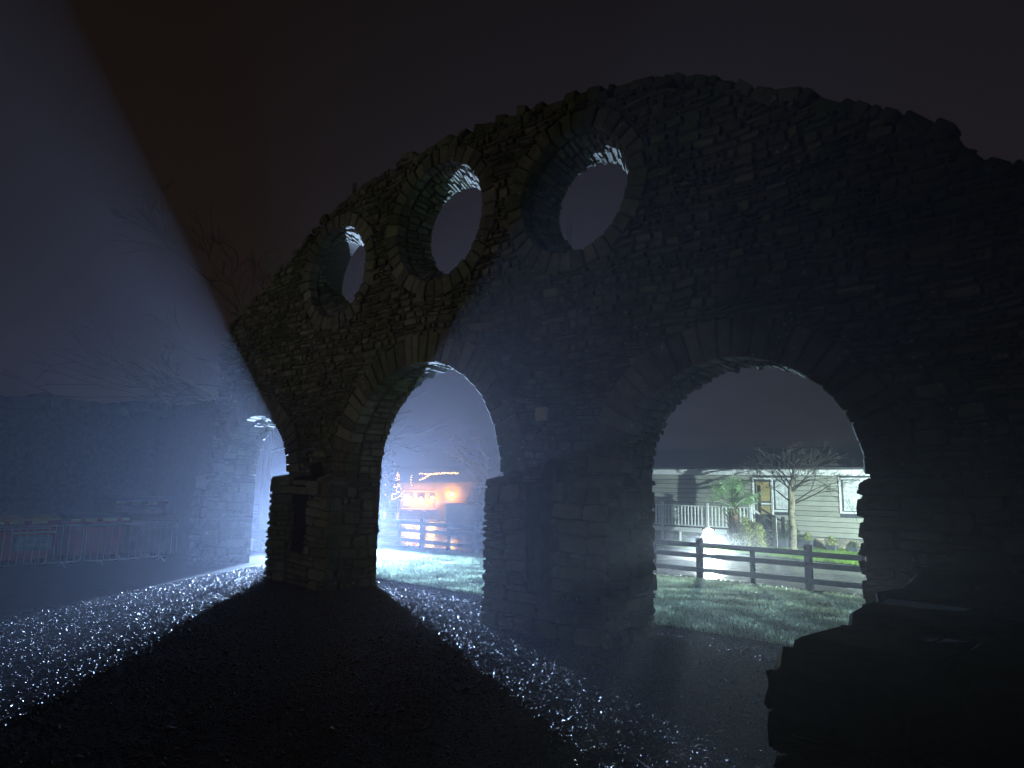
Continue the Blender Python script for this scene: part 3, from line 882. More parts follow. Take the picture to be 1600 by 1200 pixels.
# ------------------------------------------------------------------ mobile home
ang = math.atan(.06)
CT = Matrix.Translation((-10.96, 20.2, 0)) @ Matrix.Rotation(ang, 4, 'Z')      # local x along the front, y into the house
CV = thing('mobile_home', 'long single-storey mobile home with grey-green boards and white trim', 'mobile home', CT.translation[:])
X0, X1 = -2.2, 11.0
m = MB(); m.box(X0, X1, .04, 4.2, .30, 2.2, 0, CT); m.build('wall', M['planter'], CV)
# openings (local x): (x0,x1,z0,z1,kind)
OPEN = [(3.20, 3.70, .45, 1.93, 'door'), (3.76, 4.30, 1.03, 1.93, 'window'), (5.62, 6.36, 1.05, 1.95, 'window'), (8.2, 9.2, 1.05, 1.95, 'window')]
nb = 12; bh = (2.04 - .31) / nb
for i in range(nb):
    z0 = .31 + i * bh; segs = []; cur = X0
    for (a, b, c, d, kd) in OPEN:
        if z0 + bh > c - .05 and z0 < d + .05:
            segs.append((cur, a - .06)); cur = b + .06
    segs.append((cur, X1))
    for (a, b) in segs:
        m = MB(); m.tone = random.uniform(.2, .9); z0 += .014
        m.hexa([CT @ Vector(p) for p in ((a, -.030, z0), (b, -.030, z0), (b, .035, z0), (a, .035, z0), (a, .012, z0 + bh - .016), (b, .012, z0 + bh - .016), (b, .035, z0 + bh - .016), (a, .035, z0 + bh - .016))], .003)
        m.build('siding_board', M['siding'], CV); z0 -= .014
m = MB(); m.box(X0 - .15, X1 + .15, -.10, -.06, 2.06, 2.23, .006, CT); m.build('fascia', M['white'], CV)
m = MB(); m.box(X0 - .15, X1 + .15, -.06, .04, 2.055, 2.075, 0, CT); m.build('soffit', M['white'], CV)
m = MB(); m.tube([CT @ Vector((X0 - .15, -.13, 2.20)), CT @ Vector((X1 + .15, -.13, 2.20))], .028, 8); m.build('gutter', M['white'], CV)
m = MB()
a = [CT @ Vector(p) for p in ((X0 - .2, -.12, 2.235), (X1 + .2, -.12, 2.235), (X1 + .2, 2.1, 2.97), (X0 - .2, 2.1, 2.97), (X1 + .2, 4.4, 2.235), (X0 - .2, 4.4, 2.235))]
b = [p + Vector((0, 0, .05)) for p in a]
m.add(a + b, [(0, 1, 2, 3), (3, 2, 4, 5), (6, 9, 8, 7), (9, 11, 10, 8), (0, 6, 7, 1), (5, 4, 10, 11), (1, 7, 8, 2), (2, 8, 10, 4), (3, 9, 6, 0), (5, 11, 9, 3)])
rf = m.build('roof', M['roof'], CV)
for (a, b, c, d, kd) in OPEN:
    m = MB(); w = .05
    for (p, q, r, s) in ((a - w, b + w, d, d + w), (a - w, b + w, c - w, c), (a - w, a, c, d), (b, b + w, c, d)):
        m.box(p, q, -.03, .03, r, s, .004, CT)
    if kd == 'window' and b - a > .6: m.box(b - .22, b - .18, -.026, .028, c, d, .003, CT)
    if kd == 'door': m.box(a, b, -.02, .02, 1.18, 1.23, .003, CT)
    f = m.build('door_frame' if kd == 'door' else 'window', M['white'], CV)
    m = MB(); m.box(a, b, .012, .018, c, d, 0, CT)
    m.build('pane', M['glass'], f)
    m = MB()
    if kd == 'window':
        n = 9
        for k in range(n):
            u = a + .06 + (b - a - .12) * k / n
            m.box(u, u + (b - a) / n * .8, -.002 + .004 * (k % 2), .006 + .004 * (k % 2), c + .03, d - .03, .001, CT)
        m.build('curtain', M['curtain'], f)
    else:
        m.box(a + .06, b - .04, -.008, .008, 1.28, 1.86, .002, CT); m.box(a + .06, b - .04, -.008, .008, .9, 1.15, .002, CT)
        m.build('blind', M['yellowcurt'], f)
# plinth of stone cladding
PIECES = []
rubble(X0, X1, 0.0, .295, 0, (.07, .12), (.12, .28), (0, -1, 0), (lambda u, v, d: tuple(CT @ Vector((u, .01 - d * .7, v)))), deform=None, proud=(0, .025))
PIECES.sort(key=lambda t: -t[0])
pl = MB(); pl.box(X0, X1, .03, .3, -.05, .298, 0, CT); plo = pl.build('plinth', M['clad_grey'], CV)
for s, m in PIECES[:150]:
    ctr = Vector(m.v[12])
    m.build('cladding_stone', M['clad'], plo)
rest = MB()
for s, m in PIECES[150:]:
    rest.tone = m.t[0]; rest.add(m.v, m.f)
prop(rest.build('small_cladding', M['clad'], plo), kind='stuff')

# deck with balustrade
DK = thing('decking', 'raised white deck with spindle balustrade and steps in front of the mobile home', 'deck', (-9.5, 19.1, 0))
DT = Matrix.Translation((-10.30, 19.0, 0)) @ Matrix.Rotation(ang, 4, 'Z')
L0, L1 = -2.6, 2.92
m = MB(); m.box(L0, L1, .03, 1.10, .42, .455, .003, DT); m.build('deck_floor', M['rail'], DK)
m = MB(); m.box(L0, L1, -.0, .028, .315, .45, .005, DT); m.build('deck_fascia', M['white'], DK)
pp = [-2.5, -1.2, .18, 1.62, 2.90]
for p in pp:
    m = MB(); m.box(p - .04, p + .04, -.045, -.003, -.02, 1.17, .005, DT); m.box(p - .055, p + .055, -.06, .015, 1.17, 1.20, .004, DT); m.build('newel_post', M['white'], DK)
m = MB(); m.box(L0, L1, -.04, .015, 1.08, 1.115, .004, DT); m.build('handrail', M['white'], DK)
m = MB(); m.box(L0, L1, -.03, .005, .50, .535, .004, DT); m.build('bottom_rail', M['white'], DK)
x = L0 + .05
bal = None
while x < L1:
    if all(abs(x - p) > .06 for p in pp):
        if bal is None:
            b0 = MB(); b0.box(-.018, .018, -.014, .010, .536, 1.079, .004, Matrix.Rotation(ang, 4, 'Z')); bal = b0.mesh('baluster')
            bal.materials.append(M['white'])
        o = bpy.data.objects.new('baluster', bal); COL.objects.link(o); o.parent = DK
        o.location = DT @ Vector((x, -.012, 0)) - DK.location
    x += .105
# skirt below the deck: grey stone plinth blocks and short posts
m = MB(); m.box(L0, L1, .10, .16, -.05, .41, 0, DT); skirt = m.build('skirt_wall', M['clad_grey'], DK)
PIECES = []
rubble(L0, L1, 0, .31, 0, (.06, .10), (.16, .3), (0, -1, 0), (lambda u, v, d: tuple(DT @ Vector((u, .09 - d * .6, v)))), deform=None, proud=(0, .02))
for s, m in PIECES[:120]: m.build('cladding_stone', M['clad_grey'], skirt)
for p in (-1.85, .72, 2.2):
    m = MB(); m.box(p - .03, p + .03, .03, .08, 0, .314, .003, DT); m.build('deck_leg', M['white'], DK)
# steps and stair rails
for k in range(3):
    m = MB(); m.box(L1 + .05 + k * .19, L1 + .25 + k * .19, -.0, .75, .30 - k * .12, .33 - k * .12, .004, DT); m.build('step', M['rail'], DK)
for (yy, mt, nm) in ((-.02, 'white', 'stair_rail'), (.78, 'rail', 'stair_rail')):
    for zz in (1.08, .66):
        m = MB(); a = (L1 - .02, yy, zz); b = (L1 + .62, yy, zz - .36)
        m.hexa([DT @ Vector(p) for p in ((a[0], yy - .02, a[2] - .03), (b[0], yy - .02, b[2] - .03), (b[0], yy + .02, b[2] - .03), (a[0], yy + .02, a[2] - .03), (a[0], yy - .02, a[2] + .03), (b[0], yy - .02, b[2] + .03), (b[0], yy + .02, b[2] + .03), (a[0], yy + .02, a[2] + .03))], .004)
        m.build(nm, M[mt], DK)
    m = MB(); m.box(L1 + .58, L1 + .67, yy - .04, yy + .04, -.02, .86, .005, DT); m.build('newel_post', M[mt], DK)
    if mt == 'rail':
        m = MB(); m.box(L1 - .06, L1 + .02, yy - .04, yy + .04, -.02, 1.75, .005, DT); m.build('newel_post', M[mt], DK)

# ------------------------------------------------------------------ plants near the home
def leaf_cloud(n, cfun, size, flat=0.0):
    v = []; f = []; tone = []
    C = np.array([cfun() for _ in range(n)])
    N = len(C)
    a = rng.normal(size=(N, 3)); a /= np.linalg.norm(a, axis=1)[:, None]
    b = rng.normal(size=(N, 3)); b -= (b * a).sum(1)[:, None] * a; b /= np.linalg.norm(b, axis=1)[:, None]
    s = size * rng.uniform(.6, 1.3, N)[:, None]
    V = np.stack([C - a * s, C + b * s * .38, C + a * s, C - b * s * .38], 1).reshape(-1, 3)
    F = np.arange(N * 4).reshape(-1, 4)
    return V, F, np.repeat(rng.random(N), 4)

def dome(cx, cy, rx, ry, h_, z0=0.0, shell=.55, lump=.16):
    sd = random.uniform(0, 50)
    def f():
        while True:
            d = Vector((random.gauss(0, 1), random.gauss(0, 1), abs(random.gauss(0, 1)))).normalized()
            r = random.uniform(shell, 1) ** .6
            r *= 1 + lump * mnoise.noise(d * 2.6 + Vector((sd, 0, 0))) * 2
            return (cx + d.x * rx * r, cy + d.y * ry * r, z0 + d.z * h_ * r)
    return f

def shrub(label, cx, cy, rx, ry, h_, n, size, m, name='shrub', z0=0.02, cat='shrub', stems=6):
    t = thing(name, label, cat, (cx, cy, 0))
    V, F, T = leaf_cloud(n, dome(cx, cy, rx, ry, h_, z0), size)
    link('foliage', np_mesh('foliage', V, F, T), m, t)
    s = MB()
    for k in range(stems):
        a = random.uniform(0, 6.28); s.tube([(cx, cy, 0), (cx + math.cos(a) * rx * .3, cy + math.sin(a) * ry * .3, h_ * .4), (cx + math.cos(a) * rx * .6, cy + math.sin(a) * ry * .6, h_ * .75)], [.015, .010, .005], 5)
    s.build('stem', M['twig'], t)
    return t
shrub('round variegated shrub lit beside the deck steps', -7.0, 17.95, .42, .38, .86, 5200, .034, M['shrub'])

def palm(cx, cy, label):
    t = thing('palm_tree', label, 'palm', (cx, cy, 0))
    m = MB(); m.tube([(cx + .02, cy, 0), (cx, cy, .35), (cx + .02, cy, .75), (cx + .04, cy, 1.08)], [.13, .12, .13, .10], 12)
    for k in range(90):
        a = random.uniform(0, 6.28); z = random.uniform(.05, 1.1)
        p = Vector((cx + .12 * math.cos(a), cy + .12 * math.sin(a), z)); q = p + Vector((math.cos(a) * random.uniform(.05, .11), math.sin(a) * random.uniform(.05, .11), random.uniform(.04, .14)))
        m.tube([p, (p + q) / 2 + Vector((0, 0, .015)), q], [.016, .012, .003], 4)
    m.build('trunk', M['palmtrunk'], t)
    crown = Vector((cx + .04, cy, 1.12))
    for k in range(18):
        a = k * 2.399 + random.uniform(-.2, .2); el = random.choice((1.2, .85, .55, .3, .0)) + random.uniform(-.12, .12)
        L = random.uniform(.48, .72)
        d = Vector((math.cos(a) * math.cos(el), math.sin(a) * math.cos(el), math.sin(el)))
        hub = crown + d * L + Vector((0, 0, -.05))
        m = MB(); m.tone = random.uniform(.3, .9)
        m.tube([crown, crown + d * L * .5 + Vector((0, 0, .01)), hub], [.012, .009, .007], 4)
        side = d.cross(Vector((0, 0, 1))).normalized(); nrm = side.cross(d).normalized()
        nl = 17
        for q in range(nl):
            b = math.radians(-118 + 236 * q / (nl - 1))
            ld = (d * math.cos(b) + side * math.sin(b)).normalized()
            ll = .50 * (1 - .28 * abs(b) / 2.06) * random.uniform(.9, 1.08)
            wv = ld.cross(nrm).normalized() * .0115
            mid = hub + ld * ll * .6 + nrm * .05; tip = hub + ld * ll + Vector((0, 0, -.05 - .10 * random.random())) + nrm * .02
            m.tone = min(1, max(0, m.tone + random.uniform(-.1, .1)))
            m.add([hub, mid + wv * 1.25, mid - wv * 1.25, tip], [(0, 1, 2), (1, 3, 2)])
        m.build('frond', M['palm'], t)
palm(-7.62, 18.35, 'small fan palm with shaggy trunk in front of the deck')

def branch(mb_, p, d, L, r, depth, out=None, spread=.55, gravity=0.0, kids=(2, 3), seg=3, minr=.0035):
    pts = [p.copy()]; rr = [r]
    q = p.copy(); dd = d.copy()
    for i in range(seg):
        dd = (dd + Vector((random.gauss(0, .10), random.gauss(0, .10), random.gauss(0, .07) + gravity))).normalized()
        q = q + dd * L / seg; pts.append(q.copy()); rr.append(max(minr, r * (1 - .38 * (i + 1) / seg)))
    mb_.tube(pts, rr, 7 if r > .03 else (5 if r > .01 else 3), cap=False)
    if depth == 0: return
    n = random.randint(*kids)
    for k in range(n):
        i = seg if k == 0 else random.randint(1, seg)
        a = Vector((random.gauss(0, 1), random.gauss(0, 1), random.gauss(0, .6)))
        a = (a - dd * a.dot(dd)).normalized()
        nd = (dd + a * random.uniform(spread * .5, spread * 1.3)).normalized()
        branch(mb_, pts[i], nd, L * random.uniform(.62, .86), rr[i] * random.uniform(.55, .78), depth - 1, out, spread, gravity, kids, seg, minr)

# bare pollarded tree on the verge
def verge_tree():
    t = thing('bare_tree', 'bare leafless tree with mottled trunk and spreading branches before the mobile home', 'tree', (-6.19, 18.9, 0))
    m = MB(); m.tube([(-6.19, 18.9, -.02), (-6.20, 18.9, .12), (-6.17, 18.9, .6), (-6.21, 18.9, 1.0), (-6.18, 18.9, 1.3), (-6.20, 18.9, 1.62), (-6.18, 18.9, 1.85)], [.125, .098, .088, .082, .088, .066, .05], 12)
    m.build('trunk', M['bark'], t)
    view = Vector((-.31, .95, 0)); side = Vector((.95, .31, 0))
    specs = [(1.22, 1.0, .42, 1.05, .034), (1.25, .85, .62, .85, .03), (1.5, 1.0, .95, .7, .028), (1.6, -.9, .75, .75, .03), (1.3, -1.0, .55, .75, .028), (1.75, -.4, 1.25, .6, .026), (1.8, .35, 1.3, .6, .026), (1.45, .2, .7, .6, .024), (1.45, -.2, .8, .6, .024), (1.65, .9, .6, .8, .028), (1.68, -1.0, .5, .7, .026), (1.55, .7, .8, .75, .024)]
    for i, (z, sx, sz, L, r) in enumerate(specs):
        d = (side * sx + view * random.uniform(-.5, .5) + Vector((0, 0, sz))).normalized()
        mm = MB(); branch(mm, Vector((-6.19, 18.9, z)), d, L * .72, r * .85, 5, spread=.62, gravity=.01, kids=(2, 3), minr=.0035)
        mm.build('branch', M['twig'], t, smooth=True)
verge_tree()

def bare_tree(label, x, y, h_, r, n, m_, dirs=None, minr=.01, depth=5, kids=(2, 3), z0=.3):
    t = thing('bare_tree', label, 'tree', (x, y, 0))
    mb_ = MB(); mb_.tube([(x, y, 0), (x + .05, y, h_ * .25), (x - .05, y, h_ * .55), (x, y, h_ * .8)], [r, r * .8, r * .55, r * .25], 10); mb_.build('trunk', m_, t)
    for k in range(n):
        z = h_ * (z0 + (.78 - z0) * k / max(n - 1, 1)); a = k * 2.4 + random.random()
        d = Vector((math.cos(a), math.sin(a), random.uniform(.3, .9))).normalized()
        q = MB(); branch(q, Vector((x, y, z)), d, h_ * .26 * random.uniform(.8, 1.2), r * .4, depth, spread=.55, kids=kids, minr=minr); q.build('branch', m_, t, smooth=True)
# left trees behind the wall end
bare_tree('bare winter tree standing beyond the left end of the arched wall, branches catching blue light', -20.6, 9.9, 5.7, .16, 9, M['farbark'], minr=.006, depth=5)
bare_tree('tall bare tree showing dimly above the left shoulder of the wall', -23.5, 13.2, 8.8, .22, 9, M['twig'], minr=.014, depth=5)

# planters by the plinth
def planter(x, y, w, h_, label, kind=0, cone=False):
    t = thing('planter', label, 'planter', (x, y, 0.02))
    m = MB(); hw = w / 2
    m.hexa([(x - hw * .85, y - .1, .016), (x + hw * .85, y - .1, .016), (x + hw * .85, y + .1, .016), (x - hw * .85, y + .1, .016), (x - hw, y - .12, h_), (x + hw, y - .12, h_), (x + hw, y + .12, h_), (x - hw, y + .12, h_)], .008)
    m.box(x - hw - .008, x + hw + .008, y - .128, y + .128, h_ - .03, h_ + .004, .004)
    m.build('pot', M['planter'], t)
    V, F, T = leaf_cloud(500, dome(x, y, w * .55, .12, .24 if kind else .14, h_), .026)
    link('foliage', np_mesh('foliage', V, F, T), M['leaf'] if kind == 0 else M['shrub'], t)
planter(-6.70, 19.55, .34, .26, 'square slate planter just left of the bare tree trunk')
planter(-6.28, 19.95, .40, .25, 'wide slate planter just right of the bare tree trunk', 0)
planter(-5.98, 19.5, .20, .26, 'tall planter with bushy evergreen by the thick fence post', 1)
planter(-5.44, 19.7, .26, .17, 'low dark planter with yellowish plant before the stone plinth', 1)
planter(-4.93, 19.75, .28, .15, 'low dark trough planter nearest the right pier')
shrub('spiky dark plant behind the deck steps', -6.55, 20.0, .25, .2, .75, 700, .05, M['leaf'], z0=.05)

# ------------------------------------------------------------------ bins and barriers
def bin_(y0, y1, h_, label, body, lid, panel, xf=-14.35, signed=False, depth=.75, stripes=True):
    t = thing('wheelie_bin', label, 'bin', (xf, (y0 + y1) / 2, 0), 'large communal bins behind the barriers')
    m = MB(); xb = xf - depth
    m.hexa([(xb + .05, y0 + .06, .13), (xf - .05, y0 + .06, .13), (xf - .05, y1 - .06, .13), (xb + .05, y1 - .06, .13), (xb, y0, h_ - .14), (xf, y0, h_ - .14), (xf, y1, h_ - .14), (xb, y1, h_ - .14)], .02)
    m.build('body', M[body], t)
    m = MB(); m.box(xb - .02, xf + .04, y0 - .03, y1 + .03, h_ - .14, h_ - .08, .012); m.build('rim', M[body], t)
    m = MB(); n = 6; prof = [(xb - .02, h_ - .078)] + [(xb + (depth + .05) * k / n, h_ - .075 + .09 * math.sin(math.pi * (k + .35) / (n + .7))) for k in range(n + 1)] + [(xf + .05, h_ - .078)]
    vs = [(x, y0 - .035, z) for x, z in prof] + [(x, y1 + .035, z) for x, z in prof]; k = len(prof)
    m.add(vs, [(i, i + 1, k + i + 1, k + i) for i in range(k - 1)] + [tuple(range(k - 1, -1, -1)), tuple(range(k, 2 * k)), (0, k, 2 * k - 1, k - 1)])
    m.build('lid', M[lid], t)
    if stripes:
        yy = y0 + .02; i = 0
        while yy < y1 - .12:
            w = random.uniform(.14, .26)
            m = MB(); m.box(xf + .042, xf + .048, yy, min(yy + w, y1), h_ - .135, h_ - .085, .001); m.build('reflector', M['reflect'], t); yy += w + random.uniform(.07, .14)
    if panel:
        m = MB(); m.box(xf - .012, xf + .012, y0 + .06, y1 - .08, .22, h_ - .2, .006); m.build('panel', M[panel], t)
    if signed:
        m = MB(); ym = y0 + .42
        m.box(xf - .01, xf + .012, ym, ym + .56, .30, .56, .004); sg = m.build('sign', M['bluesign'], t)
        m = MB(); m.box(xf - .005, xf + .016, ym - .05, ym + .62, .59, .625, .004); m.build('sign', M['letter'], t)
        # illegible faded block lettering: rows of small bars
        m = MB()
        for r in range(2):
            yy = ym + .04
            while yy < ym + .50:
                w = random.choice((.03, .04, .05)); z0 = .46 - r * .1
                m.box(xf + .0125, xf + .015, yy, yy + .008, z0, z0 + .06, 0)
                if random.random() < .7: m.box(xf + .0125, xf + .015, yy + .009, yy + w - .009, z0 + random.choice((0, .027, .05)), z0 + random.choice((.058, .06)), 0)
                yy += w + .014
        m.build('lettering', M['letter'], sg)
    for yy in (y0 + .12, y1 - .12):
        for xx_ in (xf - .12, xb + .12):
            m = MB(); m.tube([(xx_, yy - .025, .065), (xx_, yy + .025, .065)], .062, 12); m.build('wheel', M['rubber'], t)
    m = MB(); m.tube([(xf + .0, y0 + .12, h_ - .22), (xf + .04, y0 + .14, h_ - .22), (xf + .04, y1 - .14, h_ - .22), (xf + .0, y1 - .12, h_ - .22)], .012, 6); m.build('handle', M['steel'], t)
bin_(3.0, 4.05, .90, 'red bin with yellow lid and faded blue sign, leftmost of the row', 'red', 'yellow', None, signed=True)
bin_(4.22, 5.24, .92, 'red bin with yellow reflector strips, between the signed bin and the grey one', 'red', 'planter', None)
bin_(5.30, 6.12, .84, 'grey-green bin nearest the left pier', 'greybin', 'greybin', None, stripes=False)
bin_(5.25, 6.28, 1.20, 'taller dark red bin standing behind the grey-green bin', 'red', 'planter', None, xf=-15.25)

def barrier(y0, y1, x, z0, z1, label, nb_=18):
    t = thing('crowd_barrier', label, 'barrier', (x, (y0 + y1) / 2, 0), 'steel crowd barriers before the bins')
    r = .07; pts = []
    for (yc, zc, a0) in ((y1 - r, z1 - r, 0), (y0 + r, z1 - r, 90), (y0 + r, z0 + r, 180), (y1 - r, z0 + r, 270)):
        for k in range(4): a = math.radians(a0 + k * 30); pts.append((x, yc + r * math.cos(a), zc + r * math.sin(a)))
    pts.append(pts[0])
    m = MB(); m.tube(pts, .013, 8, cap=False); m.build('frame', M['steel'], t, smooth=True)
    b0 = MB(); b0.tube([(0, 0, z0), (0, 0, z1 - .0)], .0055, 6); me = b0.mesh('bar'); me.materials.append(M['steel'])
    for k in range(1, nb_):
        o = bpy.data.objects.new('bar', me); COL.objects.link(o); o.parent = t; o.location = (0, y0 + (y1 - y0) * k / nb_ - (y0 + y1) / 2, 0)
    for yy in (y0 + .28, y1 - .28):
        m = MB(); m.tube([(x - .2, yy, .01), (x - .1, yy, .035), (x, yy, z0), (x + .1, yy, .035), (x + .2, yy, .01)], .011, 6); m.build('foot', M['steel'], t)
barrier(2.75, 4.36, -13.98, .10, .74, 'crowd barrier before the signed red bin, the left one of two', 15)
barrier(4.41, 6.04, -13.98, .09, .74, 'crowd barrier before the grey-green bin, the right one of two', 15)

# ------------------------------------------------------------------ lit cabin across the road
U = Vector((.667, .745, 0)); Vv = Vector((-.745, .667, 0))
KT = Matrix.Translation((-23.43, 19.86, 0)) @ Matrix.Rotation(math.atan2(U.y, U.x), 4, 'Z')
KB = thing('kiosk_cabin', 'small dark timber cabin with orange-lit serving window across the road', 'cabin', KT.translation[:])
m = MB(); m.box(-.1, .02, 0, 2.4, 0, 1.75, 0, KT); m.box(.02, 1.42, .9, 2.4, 0, 1.75, 0, KT); m.box(1.42, 3.2, .0, 2.4, 0, 1.75, 0, KT); m.box(.02, 1.42, .0, .9, 1.32, 1.75, 0, KT); m.box(.02, 1.42, 0, .9, 0, .48, 0, KT)
m.build('wall', M['cabin'], KB)
for k in range(13):
    m = MB(); z0 = .02 + k * .133
    if z0 < .40 or z0 > 1.25: m.box(-.12, 3.22, -.02, -.002, z0, z0 + .125, .004, KT)
    else: m.box(1.43, 3.22, -.02, -.002, z0, z0 + .125, .004, KT)
    m.build('board', M['cabin'], KB)
m = MB(); c = [(-.45, -.55, 1.62), (3.5, -.55, 1.70), (3.5, 1.2, 2.30), (-.45, 1.2, 2.30), (3.5, 2.7, 1.7), (-.45, 2.7, 1.7)]
c = [KT @ Vector(p) for p in c]; c2 = [p + Vector((0, 0, .06)) for p in c]
m.add(c + c2, [(0, 1, 2, 3), (3, 2, 4, 5), (6, 9, 8, 7), (9, 11, 10, 8), (0, 6, 7, 1), (5, 4, 10, 11), (1, 7, 8, 2), (2, 8, 10, 4), (3, 9, 6, 0), (5, 11, 9, 3)])
m.build('roof', M['roof'], KB)
m = MB(); m.box(-.05, 1.5, -.16, .05, .46, .50, .006, KT); m.build('counter', M['timber'], KB)
m = MB(); m.box(-.02, 1.46, -.05, -.02, 1.24, 1.28, .004, KT); m.build('lintel', M['timber'], KB)
for u in (.52, .62, 1.02, 1.12):
    m = MB(); m.box(u - .012, u + .012, -.06, -.03, .50, 1.24, .003, KT); m.build('window_post', M['timber'], KB)
m = MB(); m.box(.05, .24, -.045, -.03, .62, 1.12, .003, KT); m.build('poster', M['poster'], KB)
m = MB()
for k in range(7): m.box(.26, 1.36, -.035 + .0, -.028, .54 + k * .05, .558 + k * .05, 0, KT)
m.build('shutter', M['timber'], KB)
m = MB(); m.box(1.85, 2.7, -.25, -.03, .79, .815, .004, KT); m.build('shelf', M['timber'], KB)
def lantern(u, z, e_, label):
    p = KT @ Vector((u, -.16, z))
    t = thing('wall_lantern', label, 'lantern', p, 'orange lanterns on the cabin front')
    m = MB(); m.lathe(p.x, p.y, [(0.0, p.z - .06), (.05, p.z - .045), (.066, p.z), (.055, p.z + .04), (0, p.z + .058)], 10); m.build('globe', M['lantern'], t, True)
    m = MB(); m.lathe(p.x, p.y, [(.0, p.z + .06), (.06, p.z + .062), (.02, p.z + .095), (0, p.z + .1)], 10); m.build('cap', M['black'], t)
    m = MB(); q = KT @ Vector((u, -.02, z + .1)); m.tube([p + Vector((0, 0, .09)), p + Vector((0, 0, .12)), q], .007, 5); m.build('arm', M['black'], t)
    d = bpy.data.lights.new('lantern_light', 'POINT'); d.energy = e_; d.color = (1.0, .45, .06); d.shadow_soft_size = .06
    o = bpy.data.objects.new('lantern_light', d); COL.objects.link(o); o.location = KT @ Vector((u, -.30, z))
lantern(.33, .95, 85, 'orange lantern nearest the poster in the serving window')
lantern(.80, .93, 85, 'orange lantern in the middle of the serving window')
lantern(1.30, .97, 85, 'orange lantern at the right end of the serving window')
lantern(2.18, 1.16, 110, 'single orange lantern on the blank wall above the shelf')
# fairy lights along the eave
t = thing('fairy_lights', 'string of warm fairy lights drooping along the cabin roof edge', 'fairy lights', KT @ Vector((1.5, -.6, 1.9)))
def bulb_string(pts, n, m_, r, jit=.03):
    m = MB(); m.tube(pts, .004, 3, cap=False); m.build('cable', M['black'], t)
    P = np.array([tuple(p) for p in pts]); L = np.r_[0, np.cumsum(np.linalg.norm(np.diff(P, axis=0), axis=1))]
    for k in range(n):
        s = L[-1] * k / (n - 1); c = Vector([np.interp(s, L, P[:, i]) for i in range(3)]) + Vector((random.uniform(-jit, jit), random.uniform(-jit, jit), random.uniform(-jit, jit)))
        m = MB(); m.lathe(c.x, c.y, [(0, c.z - r), (r, c.z), (0, c.z + r)], 5); m.build('bulb', m_, t)
bulb_string([KT @ Vector(p) for p in ((.72, -.6, 1.78), (1.0, -.6, 1.88), (1.15, -.6, 2.02), (1.6, -.58, 2.08), (2.4, -.58, 2.10))], 64, M['fairy'], .017)
bulb_string([KT @ Vector(p) for p in ((.72, -.6, 2.04), (1.15, -.6, 2.02))], 14, M['fairy'], .017)
bulb_string([KT @ Vector(p) for p in ((.34, -.6, 1.5), (.36, -.6, 1.95))], 9, M['fairy'], .014)
# potted conifers
def conifer(u, v, h0, h1, w, label, lit=0):
    p = KT @ Vector((u, v, 0)); t = thing('potted_conifer', label, 'potted tree', p)
    m = MB(); m.lathe(p.x, p.y, [(0, 0.01), (.09, .01), (.13, .30), (.14, .32), (.11, .32), (.10, .28), (0, .28)], 12); m.build('pot', M['terracotta'], t)
    m = MB(); m.tube([p + Vector((0, 0, .25)), p + Vector((0, 0, h1 * .8))], [.025, .01], 6); m.build('stem', M['twig'], t)
    def f():
        k = random.random() ** .7; a = random.uniform(0, 6.28); r = w * (1 - k) * (.55 + .45 * random.random()) + .02
        return (p.x + r * math.cos(a), p.y + r * math.sin(a), h0 + (h1 - h0) * k)
    V, F, T = leaf_cloud(1500, f, .045); link('foliage', np_mesh('foliage', V, F, T), M['leaf'], t)
    for k in range(lit):
        c = f(); r = .02
        m = MB(); m.lathe(c[0], c[1], [(0, c[2] - r), (r, c[2]), (0, c[2] + r)], 5); m.build('bulb', M['fairy_y'] if c[2] < h0 + (h1 - h0) * .35 else M['fairy'], t)
conifer(-.25, -.4, .85, 2.1, .27, 'potted conifer strung with yellow lights at the left corner of the cabin', 90)
conifer(-.82, -.3, .5, 2.0, .26, 'unlit potted conifer standing clear of the cabin at far left', 6)
t = thing('hanging_basket', 'hanging basket of trailing flowers below the cabin shelf', 'basket', KT @ Vector((2.3, -.2, .6)))
p = KT @ Vector((2.42, -.2, .60)); m = MB(); m.lathe(p.x, p.y, [(0, p.z - .1), (.08, p.z - .07), (.11, p.z)], 10); m.build('bowl', M['twig'], t)
V, F, T = leaf_cloud(300, dome(p.x, p.y, .16, .14, .12, p.z - .02), .03); link('foliage', np_mesh('foliage', V, F, T), M['shrub'], t)
# café table and chair silhouettes in front
def stool(u, v, label):
    p = KT @ Vector((u, v, 0)); t = thing('bar_stool', label, 'stool', p, 'stools at the cabin counter')
    m = MB(); m.lathe(p.x, p.y, [(0, .40), (.10, .40), (.10, .43), (0, .43)], 10); m.build('seat', M['timber'], t)
    for k in range(4):
        a = k * math.pi / 2 + .4; m = MB(); m.tube([(p.x + .07 * math.cos(a), p.y + .07 * math.sin(a), .40), (p.x + .12 * math.cos(a), p.y + .12 * math.sin(a), 0.008)], .010, 5); m.build('leg', M['black'], t)
stool(.35, -.55, 'stool before the poster at the cabin counter')
stool(.95, -.6, 'stool before the right half of the cabin counter')

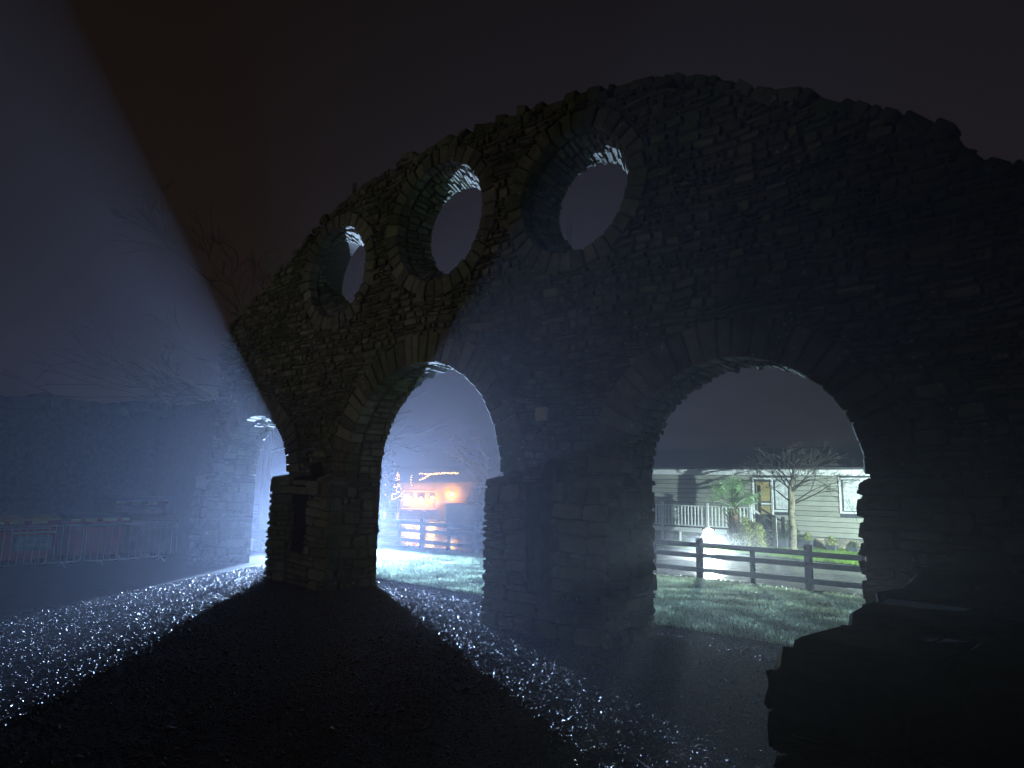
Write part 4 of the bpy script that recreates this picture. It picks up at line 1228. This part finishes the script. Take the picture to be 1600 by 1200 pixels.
# low dark garden wall with domed shrub, bare tree
t = thing('low_wall', 'plain low dark rendered wall right of the cabin beyond the road', 'wall', (-19, 19.4, 0))
Q = Matrix.Translation((-19.5, 18.75, 0)) @ Matrix.Rotation(math.atan2(U.y, U.x), 4, 'Z')
m = MB(); m.box(0, 3.2, 0, .25, -.02, .76, .01, Q); m.build('wall', M['render_wall'], t)
m = MB(); m.box(-.03, 3.23, -.03, .28, .76, .80, .008, Q); m.build('coping', M['render_wall'], t)
shrub('clipped domed shrub behind the low dark wall', -19.0, 20.15, .62, .6, 1.5, 4200, .05, M['leaf'])
bare_tree('small bare tree behind the low dark wall right of the cabin', -19.8, 21.6, 3.4, .08, 8, M['farbark'], minr=.008, depth=4)
bare_tree('tall misty bare tree behind the domed shrub', -19.6, 25.5, 5.2, .13, 9, M['farbark'], minr=.010, depth=4)
def far_conifer(x, y, h_, w, label):
    t = thing('conifer', label, 'tree', (x, y, 0))
    m = MB(); m.tube([(x, y, 0), (x, y, h_ * .9)], [.12, .03], 7); m.build('trunk', M['twig'], t)
    def f():
        k = random.random() ** .8; a = random.uniform(0, 6.28); r = w * (1 - k) ** .8 * (.4 + .6 * random.random()) * (1 + .25 * math.sin(k * 40))
        return (x + r * math.cos(a), y + r * math.sin(a), .4 + (h_ - .4) * k)
    V, F, T = leaf_cloud(5000, f, .10); link('crown', np_mesh('crown', V, F, T), M['leaf'], t)
far_conifer(-31.5, 22.2, 5.6, 1.5, 'tall dark conifer faint in the mist at the left of the cabin')
far_conifer(-34.0, 27.0, 5.0, 1.6, 'distant conifer behind the cabin, almost lost in mist')

# ------------------------------------------------------------------ haze
hz = MB(); hz.box(-125, 125, -125, 125, -1, 11, 0)
ho = hz.build('haze', None)
hm = bpy.data.materials.new('haze'); hm.use_nodes = True
nt = hm.node_tree; nt.nodes.clear()
o_ = nt.nodes.new('ShaderNodeOutputMaterial'); pv = nt.nodes.new('ShaderNodeVolumePrincipled')
pv.inputs['Color'].default_value = (0.74, 0.80, 1.0, 1); pv.inputs['Density'].default_value = 0.0072; pv.inputs['Anisotropy'].default_value = 0.70
nt.links.new(pv.outputs[0], o_.inputs['Volume'])
ho.data.materials.append(hm)
prop(ho, 'thin night mist filling the air', 'haze', kind='stuff')
